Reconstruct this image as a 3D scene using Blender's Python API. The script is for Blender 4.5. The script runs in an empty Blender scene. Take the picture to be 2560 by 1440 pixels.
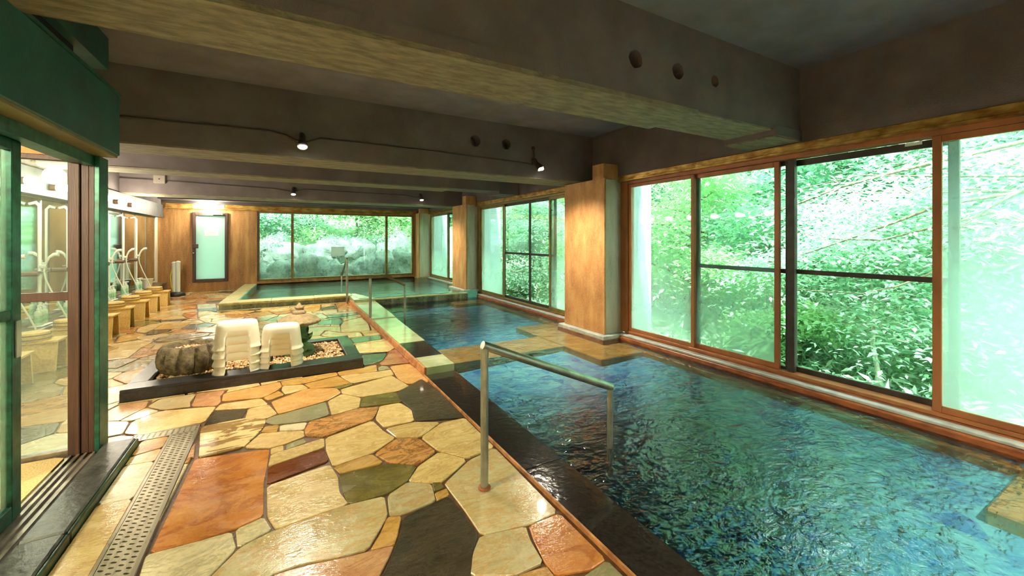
import bpy, bmesh, math, random
import numpy as np
from mathutils import Vector, Matrix, geometry as mgeo

# ------------------------------------------------------------------ camera, sky, sun, exposure
SC = bpy.context.scene
COL = SC.collection
cam_d = bpy.data.cameras.new('camera'); cam = bpy.data.objects.new('camera', cam_d); COL.objects.link(cam)
cam.location = (0, 0, 1.40); cam.rotation_euler = (math.radians(90), 0, math.radians(-29.3))
cam_d.sensor_width = 36.0; cam_d.lens = 1023.0 * 36.0 / 2560.0; cam_d.shift_y = -122.0 / 2560.0
cam_d.clip_start = 0.05; cam_d.clip_end = 200
SC.camera = cam
W = bpy.data.worlds.new('world'); SC.world = W; W.use_nodes = True
bg = W.node_tree.nodes['Background']; bg.inputs[0].default_value = (0.84, 1.0, 0.97, 1); bg.inputs[1].default_value = 6.5
sun_d = bpy.data.lights.new('sun', 'SUN'); sun_d.energy = 10.5; sun_d.angle = math.radians(1.5); sun_d.color = (1.0, 0.97, 0.88)
sun = bpy.data.objects.new('sun', sun_d); COL.objects.link(sun)
sun.rotation_euler = Vector((0.12, 0.62, -1.0)).to_track_quat('-Z', 'Y').to_euler()
vs = SC.view_settings; vs.view_transform = 'Standard'; vs.look = 'None'; vs.gamma = 1; vs.use_curve_mapping = False
vs.exposure = 1.12
SC.cycles.use_denoising = True
SC.cycles.max_bounces = 6; SC.cycles.transparent_max_bounces = 10; SC.cycles.diffuse_bounces = 3; SC.cycles.glossy_bounces = 3; SC.cycles.transmission_bounces = 3
SC.cycles.use_adaptive_sampling = True; SC.cycles.adaptive_threshold = 0.12; SC.cycles.adaptive_min_samples = 12
SC.cycles.caustics_reflective = False; SC.cycles.caustics_refractive = False
SC.cycles.sample_clamp_indirect = 6.0
R = random.Random(7)

# ------------------------------------------------------------------ mesh helpers
class MB:
    def __init__(s): s.v = []; s.f = []; s.sm = []
    def add(s, vs, fs, smooth=False):
        o = len(s.v); s.v += [tuple(p) for p in vs]
        for f in fs: s.f.append([i + o for i in f]); s.sm.append(smooth)
        return s
    def box(s, x0, x1, y0, y1, z0, z1, b=0.0):
        if b <= 0:
            v = [(x, y, z) for z in (z0, z1) for y in (y0, y1) for x in (x0, x1)]
            return s.add(v, [(0,2,3,1),(4,5,7,6),(0,1,5,4),(2,6,7,3),(0,4,6,2),(1,3,7,5)])
        b = min(b, (x1-x0)*.45, (y1-y0)*.45, (z1-z0)*.45)
        bm = bmesh.new()
        vv = [bm.verts.new((x, y, z)) for z in (z0, z1) for y in (y0, y1) for x in (x0, x1)]
        for f in [(0,2,3,1),(4,5,7,6),(0,1,5,4),(2,6,7,3),(0,4,6,2),(1,3,7,5)]: bm.faces.new([vv[i] for i in f])
        bmesh.ops.bevel(bm, geom=bm.edges[:], offset=b, segments=1, affect='EDGES', profile=0.5)
        bm.verts.index_update()
        s.add([v.co[:] for v in bm.verts], [[v.index for v in f.verts] for f in bm.faces]); bm.free(); return s
    def prism(s, poly, z0, z1):
        n = len(poly); a = sum(poly[i][0]*poly[(i+1)%n][1]-poly[(i+1)%n][0]*poly[i][1] for i in range(n))
        if a < 0: poly = poly[::-1]
        v = [(x, y, z0) for x, y in poly] + [(x, y, z1) for x, y in poly]
        return s.add(v, [list(range(n))[::-1], list(range(n, 2*n))] + [(i, (i+1)%n, n+(i+1)%n, n+i) for i in range(n)])
    def tube(s, pts, r, n=10, cap=True):
        pts = [Vector(p) for p in pts]; m = len(pts)
        rs = r if isinstance(r, (list, tuple)) else [r]*m
        ring = []; prev = None
        for i, p in enumerate(pts):
            d = (pts[min(i+1, m-1)] - pts[max(i-1, 0)]).normalized()
            if prev is None:
                u = d.cross(Vector((0, 0, 1)));
                if u.length < 1e-3: u = d.cross(Vector((0, 1, 0)))
            else: u = prev - d * prev.dot(d)
            u.normalize(); w = d.cross(u); prev = u
            k = 1.0
            if 0 < i < m-1:
                c = (pts[i]-pts[i-1]).normalized().dot((pts[i+1]-pts[i]).normalized()); k = 1/max(.6, math.sqrt(max(0.1,(1+c)/2)))
            ring.append([p + (u*math.cos(2*math.pi*j/n) + w*math.sin(2*math.pi*j/n))*rs[i]*k for j in range(n)])
        v = [q for rr in ring for q in rr]; f = []
        for i in range(m-1):
            for j in range(n): f.append((i*n+j, i*n+(j+1)%n, (i+1)*n+(j+1)%n, (i+1)*n+j))
        s.add(v, f, True)
        if cap: s.add(ring[0], [list(range(n))[::-1]]); s.add(ring[-1], [list(range(n))])
        return s
    def lathe(s, prof, c=(0,0,0), n=20, sx=1, sy=1, rot=0.0):
        v = []; f = []; m = len(prof)
        for r, z in prof:
            for j in range(n):
                a = 2*math.pi*j/n + rot; v.append((c[0]+r*math.cos(a)*sx, c[1]+r*math.sin(a)*sy, c[2]+z))
        for i in range(m-1):
            for j in range(n): f.append((i*n+j, i*n+(j+1)%n, (i+1)*n+(j+1)%n, (i+1)*n+j))
        s.add(v, f, True)
        if prof[0][0] > 1e-4: s.add(v[:n], [list(range(n))[::-1]])
        if prof[-1][0] > 1e-4: s.add(v[-n:], [list(range(n))])
        return s
    def build(s, name, mat, parent=None, world=False):
        me = bpy.data.meshes.new(name)
        off = Vector((0,0,0))
        if world and parent is not None:
            q = parent
            while q is not None: off = off + Vector(q.location); q = q.parent
        vv = s.v if off.length == 0 else [(x-off.x, y-off.y, z-off.z) for x, y, z in s.v]
        me.from_pydata(vv, [], s.f); me.update()
        if any(s.sm): me.polygons.foreach_set('use_smooth', s.sm)
        me.materials.append(mat)
        o = bpy.data.objects.new(name, me); COL.objects.link(o)
        if parent is not None: o.parent = parent
        return o

def tag(o, label, cat=None, group=None, kind=None):
    o['label'] = label
    if cat: o['category'] = cat
    if group: o['group'] = group
    if kind: o['kind'] = kind
    return o
def thing(name, label, cat, loc=(0,0,0), rotz=0.0, group=None):
    o = bpy.data.objects.new(name, None); COL.objects.link(o); o.location = loc; o.rotation_euler = (0,0,rotz); o.empty_display_size = .05
    return tag(o, label, cat, group)
def struct(name, label=None, cat=None):
    o = bpy.data.objects.new(name, None); COL.objects.link(o); o.empty_display_size = .05; o['kind'] = 'structure'
    if label: o['label'] = label
    if cat: o['category'] = cat
    return o
def bxp(name, x0, x1, y0, y1, z0, z1, m, parent, b=0.0, world=True):
    return MB().box(x0, x1, y0, y1, z0, z1, b).build(name, m, parent, world)
def copy_tree(o, parent=None):
    c = o.copy(); COL.objects.link(c)
    if parent is not None: c.parent = parent
    for ch in list(o.children): copy_tree(ch, c)
    return c

# ------------------------------------------------------------------ materials
def srgb(r, g, b):
    f = lambda c: c/12.92 if c <= .04045 else ((c+.055)/1.055)**2.4
    return (f(r/255), f(g/255), f(b/255), 1)
class NT:
    def __init__(s, name):
        s.m = bpy.data.materials.new(name); s.m.use_nodes = True; s.t = s.m.node_tree; s.n = s.t.nodes; s.n.clear()
        s.out = s.n.new('ShaderNodeOutputMaterial')
    def new(s, t, **k):
        n = s.n.new(t)
        for a, b in k.items(): setattr(n, a, b)
        return n
    def link(s, a, b): s.t.links.new(a, b)
    def val(s, node, **k):
        for a, b in k.items(): node.inputs[a.replace('_', ' ')].default_value = b
        return node
    def coord(s, scale=(1,1,1), rand=0.0):
        tc = s.new('ShaderNodeTexCoord'); mp = s.new('ShaderNodeMapping'); mp.inputs['Scale'].default_value = scale
        s.link(tc.outputs['Object'], mp.inputs['Vector'])
        if rand:
            oi = s.new('ShaderNodeObjectInfo'); mm = s.new('ShaderNodeVectorMath', operation='SCALE'); cx = s.new('ShaderNodeCombineXYZ')
            m2 = s.new('ShaderNodeMath', operation='MULTIPLY'); m2.inputs[1].default_value = rand
            s.link(oi.outputs['Random'], m2.inputs[0]); s.link(m2.outputs[0], cx.inputs[0]); s.link(m2.outputs[0], cx.inputs[2])
            s.link(cx.outputs[0], mp.inputs['Location'])
        return mp.outputs[0]
    def noise(s, vec, scale, detail=4, rough=.55, dist=0.0):
        n = s.new('ShaderNodeTexNoise'); n.inputs['Scale'].default_value = scale; n.inputs['Detail'].default_value = detail
        n.inputs['Roughness'].default_value = rough; n.inputs['Distortion'].default_value = dist; s.link(vec, n.inputs['Vector']); return n.outputs['Fac']
    def ramp(s, fac, stops):
        r = s.new('ShaderNodeValToRGB'); e = r.color_ramp.elements
        while len(e) < len(stops): e.new(.5)
        for k, (p, c) in enumerate(stops): e[k].position = p; e[k].color = c
        s.link(fac, r.inputs[0]); return r.outputs[0]
    def mixc(s, fac, a, b, blend='MIX'):
        m = s.new('ShaderNodeMix', data_type='RGBA', blend_type=blend)
        for sock, v in ((m.inputs[0], fac), (m.inputs[6], a), (m.inputs[7], b)):
            if hasattr(v, 'is_output'): s.link(v, sock)
            else: sock.default_value = v
        return m.outputs[2]
    def mth(s, op, a, b=None, clamp=False):
        m = s.new('ShaderNodeMath', operation=op, use_clamp=clamp)
        for i, v in enumerate((a, b)):
            if v is None: continue
            if hasattr(v, 'is_output'): s.link(v, m.inputs[i])
            else: m.inputs[i].default_value = v
        return m.outputs[0]
    def bump(s, h, strength=.3, dist=.02):
        b = s.new('ShaderNodeBump'); b.inputs['Strength'].default_value = strength; b.inputs['Distance'].default_value = dist
        s.link(h, b.inputs['Height']); return b.outputs[0]
    def pbr(s, col, rough=.5, metal=0.0, nrm=None, spec=.5, coat=0.0):
        p = s.new('ShaderNodeBsdfPrincipled')
        for sock, v in ((p.inputs['Base Color'], col), (p.inputs['Roughness'], rough)):
            if hasattr(v, 'is_output'): s.link(v, sock)
            else: sock.default_value = v
        p.inputs['Metallic'].default_value = metal; p.inputs['Specular IOR Level'].default_value = spec
        p.inputs['Coat Weight'].default_value = coat; p.inputs['Coat Roughness'].default_value = .05
        if nrm is not None: s.link(nrm, p.inputs['Normal'])
        return p
    def done(s, shader): s.link(shader.outputs[0], s.out.inputs[0]); return s.m
def simple(name, c1, c2=None, rough=.5, metal=0.0, scale=8.0, stretch=(1,1,1), bump=0.0, bscale=40.0, lo=.35, hi=.65, rand=0.0, spec=.5, coat=0.0, detail=5, bdist=.01):
    t = NT(name); v = t.coord(stretch, rand)
    col = c1 if c2 is None else t.ramp(t.noise(v, scale, detail), [(lo, c1), (hi, c2)])
    nrm = t.bump(t.noise(v, bscale, 4), bump, bdist) if bump else None
    return t.done(t.pbr(col, rough, metal, nrm, spec, coat))

M = {}
M['paint'] = simple('dark_ceiling_paint', srgb(128,125,130), srgb(112,109,111), .85, scale=3, bump=.25, bscale=120)
M['beam'] = simple('dark_beam_paint', srgb(114,104,102), srgb(96,86,84), .8, scale=2.5, bump=.3, bscale=90)
M['soffit'] = simple('rough_cement_board', srgb(146,138,112), srgb(112,104,82), .85, scale=14, stretch=(.5,1.6,1), bump=.8, bscale=45, bdist=.02)
M['rust'] = None
def rust_mat(name, a, b, c, zs=.35):
    t = NT(name); v = t.coord((2.2, 2.2, zs)); v2 = t.coord((1,1,1))
    n1 = t.noise(v, 3.0, 6, .62); n2 = t.noise(v2, 30, 5, .7)
    base = t.ramp(n1, [(.3, a), (.5, b), (.68, c)])
    col = t.mixc(t.ramp(n2, [(.35, (0,0,0,1)), (.7, (.55,.55,.55,1))]), base, c)
    return t.done(t.pbr(col, .62, 0, t.bump(n2, .35, .01)))
M['rust'] = rust_mat('rust_stained_wall', srgb(118,76,40), srgb(164,112,62), srgb(196,152,92))
M['column_face'] = rust_mat('tan_stained_column', srgb(160,104,54), srgb(190,136,78), srgb(210,162,104), .8)
M['column_side'] = rust_mat('pale_grey_column', srgb(158,146,120), srgb(190,182,156), srgb(206,200,176), .4)
M['dirty_wall'] = simple('cream_plaster', srgb(226,216,190), srgb(204,190,158), .7, scale=2, bump=.1)
M['green_paint'] = simple('dark_green_enamel', srgb(34,84,74), srgb(22,60,54), .45, scale=4, bump=.12, bscale=60)
M['green_metal'] = simple('green_metal_frame', srgb(38,104,84), srgb(24,64,52), .35, .3, scale=20)
M['slot'] = simple('black_gap_shade', srgb(18,18,20), rough=.9)  # near-black colour puts in the shade inside gaps and holes
M['brown_wood'] = simple('worn_brown_jamb', srgb(76,52,43), srgb(54,36,30), .5, scale=14, stretch=(3,3,.2), bump=.2, bscale=60)
M['sash_brown'] = simple('brown_anodised_sash', srgb(176,112,66), srgb(150,92,52), .4, .2, scale=6, stretch=(1,1,.3))
M['sash_olive'] = simple('olive_bronze_sash', srgb(146,124,66), srgb(118,100,54), .4, .25, scale=6)
M['sash_dark'] = simple('dark_grey_sash', srgb(72,64,58), srgb(48,44,42), .45, .3, scale=9)
M['sill_white'] = simple('pale_sill_stone', srgb(196,206,200), srgb(160,168,160), .4, scale=8)
M['sill_rust'] = simple('rust_stained_sill', srgb(170,98,48), srgb(120,64,34), .4, scale=18, stretch=(1,.4,1), bump=.3)
M['brass'] = simple('tarnished_brass', srgb(214,176,96), srgb(150,104,48), .28, .85, scale=5, stretch=(1,1.5,3), bump=.2, bscale=12)
M['steel'] = simple('brushed_steel', srgb(190,194,190), srgb(150,154,150), .3, .95, scale=30, stretch=(1,1,.1))
M['rail'] = simple('grey_steel_rail', srgb(168,172,160), srgb(140,142,132), .32, .7, scale=10)
M['rail_brown'] = simple('brown_grip_rail', srgb(110,96,62), rough=.5, c2=srgb(86,72,46), scale=12)
M['black_stone'] = simple('wet_black_granite', srgb(52,46,42), srgb(30,27,25), .12, scale=60, bump=.35, bscale=18, bdist=.006, coat=.6)
M['curb_stone'] = simple('pale_green_limestone', srgb(196,200,158), srgb(168,176,132), .18, scale=6, bump=.1, coat=.3)
M['curb_face'] = simple('orange_stained_curb_face', srgb(206,144,88), srgb(150,96,56), .35, scale=14, bump=.3)
M['rim_top'] = simple('mossy_rim_stone', srgb(186,178,124), srgb(150,144,96), .35, scale=10, bump=.3)
M['rim_face'] = rust_mat('lime_streaked_black_face', srgb(40,42,32), srgb(72,72,54), srgb(168,164,124), .25)
M['mortar'] = simple('brown_wet_mortar', srgb(112,78,44), srgb(78,52,30), .45, scale=20, bump=.3)
M['planter'] = simple('black_planter_stone', srgb(52,52,56), srgb(34,34,38), .3, scale=40, bump=.15, coat=.2)
M['rock'] = simple('mottled_grey_stone', srgb(138,122,92), srgb(88,76,56), .8, scale=22, bump=.9, bscale=60, bdist=.012)
M['lantern'] = simple('weathered_lantern_stone', srgb(168,142,104), srgb(122,112,78), .75, scale=18, bump=.8, bscale=70, bdist=.01)
M['moss_stone'] = simple('mossy_green_stone', srgb(112,150,92), srgb(70,104,62), .7, scale=12, bump=.6, bscale=50)
M['plastic'] = simple('ivory_plastic', srgb(226,222,204), rough=.35)
M['hinoki'] = simple('pale_cypress_wood', srgb(228,190,108), srgb(208,164,84), .5, scale=8, stretch=(6,1,6), bump=.05)
M['hinoki_lit'] = simple('window_lit_cypress', srgb(240,222,142), srgb(226,204,120), .5, scale=10)  # lighter cypress, paints window light on the board edges
M['hoop'] = simple('dark_bucket_hoop', srgb(96,68,36), rough=.5)
M['white_pipe'] = simple('white_enamel_pipe', srgb(232,236,220), rough=.35)
M['chrome'] = simple('chrome', srgb(210,214,212), rough=.15, metal=1.0)
M['knob'] = simple('brown_knob', srgb(120,92,66), rough=.5)
M['bottle'] = simple('pale_mint_bottle', srgb(214,236,208), rough=.3)
M['bottle_mark'] = simple('green_bottle_label', srgb(120,206,150), srgb(196,232,196), .5, scale=30)
M['ledge'] = simple('wet_ledge_stone', srgb(120,104,78), srgb(92,78,58), .3, scale=10, bump=.3)
def paper_mat():
    t = NT('white_paper'); d = t.new('ShaderNodeBsdfDiffuse'); d.inputs[0].default_value = srgb(244,244,240); l = t.new('ShaderNodeBsdfTranslucent'); l.inputs[0].default_value = srgb(244,244,240)
    m = t.new('ShaderNodeMixShader'); m.inputs[0].default_value = .45; t.link(d.outputs[0], m.inputs[1]); t.link(l.outputs[0], m.inputs[2]); return t.done(m)
M['paper'] = paper_mat()
M['ink'] = simple('pale_ink', srgb(150,140,130), rough=.8)
M['conduit'] = simple('dark_conduit', srgb(60,52,46), rough=.5)
M['box_grey'] = simple('grey_box', srgb(140,130,118), rough=.5)
M['black_rubber'] = simple('black_rubber_base', srgb(26,30,28), rough=.5)
M['yellow_tag'] = simple('yellow_chain', srgb(214,196,70), rough=.5)
M['ext_white'] = simple('pale_blue_exterior_wall', srgb(190,212,218), srgb(176,200,206), .8, scale=3)
M['grate'] = simple('brushed_drain_steel', srgb(196,186,160), srgb(168,156,130), .34, .75, scale=12, stretch=(4,.4,1))
M['grate_rail'] = simple('drain_rail_steel', srgb(170,160,136), rough=.3, metal=.8)
M['matm'] = simple('beige_bath_mat', srgb(232,212,160), srgb(206,180,120), .95, scale=90, bump=.8, bscale=90)
M['step'] = simple('black_step_stone', srgb(84,84,78), srgb(52,52,50), .35, scale=30, bump=.2)
M['step_edge'] = simple('green_step_edge', srgb(52,84,52), srgb(30,48,32), .3, scale=16, stretch=(1,.3,1), bump=.4)
M['track'] = simple('grey_track', srgb(150,144,130), srgb(110,104,92), .35, .5, scale=14)
M['mirror'] = simple('mirror_glass', (.78,.90,.86,1), rough=.06, metal=1.0)
M['soffit_dark'] = simple('dark_blue_grey_soffit', srgb(84,86,86), srgb(62,64,66), .5, scale=6)
M['tile_blue'] = None
def emit(name, c, s):
    t = NT(name); e = t.new('ShaderNodeEmission'); e.inputs[0].default_value = c; e.inputs[1].default_value = s; return t.done(e)
M['bulb'] = emit('lit_bulb', (1, .93, .78, 1), 14)
M['tube_lit'] = emit('lit_tube', (1, .97, .86, 1), 9)
M['globe'] = emit('lit_globe', (1, .95, .82, 1), 9)

def glass(name, fog=0.0, fog_h=None, tint=(.93, 1.0, .97, 1), noise_fog=.0, refl=1.0):
    t = NT(name)
    tr = t.new('ShaderNodeBsdfTransparent'); tr.inputs[0].default_value = tint
    gl = t.new('ShaderNodeBsdfGlossy'); gl.inputs['Roughness'].default_value = .02
    fr = t.new('ShaderNodeFresnel'); fr.inputs[0].default_value = 1.45
    mx = t.new('ShaderNodeMixShader'); t.link(t.mth('MULTIPLY', fr.outputs[0], refl), mx.inputs[0]); t.link(tr.outputs[0], mx.inputs[1]); t.link(gl.outputs[0], mx.inputs[2])
    if fog <= 0: return t.done(mx)
    df = t.new('ShaderNodeBsdfDiffuse'); df.inputs[0].default_value = (.86, .95, .92, 1)
    tl = t.new('ShaderNodeBsdfTranslucent'); tl.inputs[0].default_value = (.62, .92, .83, 1)
    ms = t.new('ShaderNodeMixShader'); ms.inputs[0].default_value = .62; t.link(df.outputs[0], ms.inputs[1]); t.link(tl.outputs[0], ms.inputs[2])
    v = t.coord((1,1,1)); n = t.noise(t.coord((1.2,1.2,.35)), 2.2, 4, .6)
    fac = fog
    if fog_h:
        sp = t.new('ShaderNodeSeparateXYZ'); t.link(v, sp.inputs[0])
        mr = t.new('ShaderNodeMapRange'); mr.inputs[1].default_value = fog_h[0]; mr.inputs[2].default_value = fog_h[1]; mr.inputs[3].default_value = fog; mr.inputs[4].default_value = fog_h[2]
        mr.interpolation_type = 'SMOOTHSTEP'
        t.link(t.mth('ADD', sp.outputs[2], t.mth('MULTIPLY', t.mth('SUBTRACT', n, .5), .9)), mr.inputs[0]); fac = mr.outputs[0]
    f2 = t.new('ShaderNodeMixShader')
    if hasattr(fac, 'is_output'): t.link(fac, f2.inputs[0])
    else: f2.inputs[0].default_value = fac
    t.link(mx.outputs[0], f2.inputs[1]); t.link(ms.outputs[0], f2.inputs[2])
    return t.done(f2)
M['glass'] = glass('clear_glass', refl=.7)
M['glass_mist'] = glass('lightly_misted_glass', .30, (.3, 1.35, .05), refl=.7)
M['glass_fog'] = glass('steamed_glass', .42, (.8, 1.9, .12), refl=.5)
M['glass_back'] = glass('faintly_misted_glass', .08, (.4, 1.9, .06), refl=.6)
M['glass_frost'] = glass('frosted_door_glass', .5, (.2, 2.4, .42))
M['glass_part'] = glass('dripping_partition_glass', .12, (.3, 1.9, .07), refl=.5)

def water(name, tint, wave, big=1.0, rough=.03):
    t = NT(name); v = t.coord((1, 1, 1)); v2 = t.coord((1.0, 1.6, 1))
    h = t.mth('ADD', t.mth('MULTIPLY', t.noise(v2, 2.6*big, 2, .5, .6), 1.0), t.mth('ADD', t.mth('MULTIPLY', t.noise(v2, 8.5*big, 3, .55, 1.2), .5), t.mth('MULTIPLY', t.noise(v, 26*big, 2, .5, .8), .16)))
    nrm = t.bump(h, 1.0, wave)
    tr = t.new('ShaderNodeBsdfTransparent'); tr.inputs[0].default_value = tint
    gl = t.new('ShaderNodeBsdfGlossy'); gl.inputs['Roughness'].default_value = rough; t.link(nrm, gl.inputs['Normal'])
    fr = t.new('ShaderNodeFresnel'); fr.inputs[0].default_value = 1.65; t.link(nrm, fr.inputs['Normal'])
    mx = t.new('ShaderNodeMixShader'); t.link(fr.outputs[0], mx.inputs[0]); t.link(tr.outputs[0], mx.inputs[1]); t.link(gl.outputs[0], mx.inputs[2])
    return t.done(mx)
M['water'] = water('clear_blue_pool_water', (.84, .98, .985, 1), .022, 1.0)
M['water_far'] = water('green_hot_spring_water', (.82, .97, .93, 1), .018)

def pool_tile_ripples(name, a, b, c):
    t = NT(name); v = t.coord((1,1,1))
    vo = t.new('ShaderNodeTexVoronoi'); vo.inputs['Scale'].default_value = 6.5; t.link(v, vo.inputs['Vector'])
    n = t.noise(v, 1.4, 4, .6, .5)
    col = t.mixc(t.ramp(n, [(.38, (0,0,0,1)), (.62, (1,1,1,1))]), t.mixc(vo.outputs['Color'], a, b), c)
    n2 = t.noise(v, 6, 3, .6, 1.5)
    col = t.mixc(t.ramp(n2, [(.45, (0,0,0,1)), (.75, (.8,.8,.8,1))]), col, b)  # pale swirls over the mosaic paint light rippling through the water
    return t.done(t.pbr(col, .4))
M['tile_blue'] = pool_tile_ripples('blue_mosaic_light_ripples', srgb(16,92,206), srgb(136,222,230), srgb(40,150,214))
M['tile_green'] = pool_tile_ripples('green_mosaic_light_ripples', srgb(96,186,170), srgb(176,232,214), srgb(120,206,190))
M['ledge_sub'] = simple('submerged_tan_ledge', srgb(222,164,88), srgb(190,130,64), .4, scale=5)

def stone_mat(name, a, b, vein, rough=.2, vstr=.5, vscale=2.2, bump=.25, bscale=30, patch=None):
    t = NT('flagstone_' + name); v = t.coord((1,1,1), 37.0); vs_ = t.coord((1.0, 2.2, 1), 37.0)
    n1 = t.noise(vs_, 2.6, 5, .62, .8)
    col = t.ramp(n1, [(.30, a), (.68, b)])
    n2 = t.noise(vs_, vscale, 6, .7, 2.2)
    band = t.ramp(n2, [(.44, (0,0,0,1)), (.5, (vstr,vstr,vstr,1)), (.56, (0,0,0,1))])
    col = t.mixc(band, col, vein)
    n3 = t.noise(v, 60, 3, .6)
    col = t.mixc(.22, col, t.ramp(n3, [(.3, (.35,.30,.2,1)), (.7, (1,1,1,1))]), 'MULTIPLY')
    if patch:
        n4 = t.noise(t.coord((1, 3, 1), 37.0), 5, 4, .6, .5); col = t.mixc(t.ramp(n4, [(.5, (0,0,0,1)), (.53, (1,1,1,1))]), col, patch)
    oi = t.new('ShaderNodeObjectInfo'); hs = t.new('ShaderNodeHueSaturation')
    mr = t.new('ShaderNodeMapRange'); mr.inputs[3].default_value = .80; mr.inputs[4].default_value = 1.04; t.link(oi.outputs['Random'], mr.inputs[0])
    t.link(mr.outputs[0], hs.inputs['Value']); t.link(col, hs.inputs['Color'])
    nb = t.noise(vs_, bscale, 4, .6, .6)
    rg = t.new('ShaderNodeMapRange'); rg.inputs[1].default_value = .35; rg.inputs[2].default_value = .65; rg.inputs[3].default_value = rough*.45; rg.inputs[4].default_value = rough*1.6
    t.link(t.noise(v, 5, 3), rg.inputs[0])
    return t.done(t.pbr(hs.outputs[0], rg.outputs[0], 0, t.bump(nb, bump, .006), .5, .25))
ST = {
 'cream': stone_mat('cream', srgb(224,188,122), srgb(242,214,150), srgb(182,138,74)),
 'creamtex': stone_mat('rough_cream', srgb(216,182,116), srgb(240,212,148), srgb(178,134,70), .25, .3, 3, .8, 22),
 'white': stone_mat('white', srgb(228,208,160), srgb(246,232,194), srgb(160,150,116), .2, .5),
 'greycream': stone_mat('grey_cream', srgb(196,178,130), srgb(216,202,160), srgb(206,150,70), .2, .55),
 'gold': stone_mat('gold', srgb(206,156,78), srgb(226,182,104), srgb(150,104,50)),
 'orange': stone_mat('orange', srgb(206,126,52), srgb(226,160,90), srgb(160,76,30), .2, .55, .9),
 'peach': stone_mat('peach', srgb(212,142,76), srgb(226,170,104), srgb(110,76,50), .2, .8, 3.0),
 'peachy': stone_mat('peach_gold', srgb(210,156,86), srgb(226,180,110), srgb(180,110,60)),
 'pink': stone_mat('pink', srgb(204,150,102), srgb(222,176,128), srgb(176,96,62)),
 'red': stone_mat('red_brown', srgb(126,62,24), srgb(152,82,38), srgb(90,40,16), .18),
 'red2': stone_mat('rose', srgb(178,104,66), srgb(200,140,96), srgb(130,62,40), .18),
 'olive': stone_mat('olive', srgb(112,100,46), srgb(146,132,68), srgb(80,72,40), .2),
 'grey': stone_mat('grey_green', srgb(150,142,104), srgb(174,166,128), srgb(110,110,86), .2, .4, 4),
 'greyd': stone_mat('speckled_grey', srgb(146,128,88), srgb(182,160,112), srgb(96,84,60), .25, .5, 5, .8, 24),
 'teal': stone_mat('green_slate', srgb(78,100,76), srgb(112,132,100), srgb(60,84,70), .12),
 'blue': stone_mat('blue_grey', srgb(134,140,132), srgb(166,170,160), srgb(110,112,110), .14),
 'dark': stone_mat('dark_slate', srgb(66,56,42), srgb(94,80,58), srgb(40,34,26), .16, .5, 3, .7, 26),
 'black': stone_mat('black_slate', srgb(50,44,36), srgb(82,72,56), srgb(112,98,72), .16, .3, 5.5, .9, 16),
 'patch': stone_mat('cream_patched', srgb(150,112,60), srgb(170,130,74), srgb(120,90,50), .2, .3, 3, .4, 26, srgb(232,208,146)),
}

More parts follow.
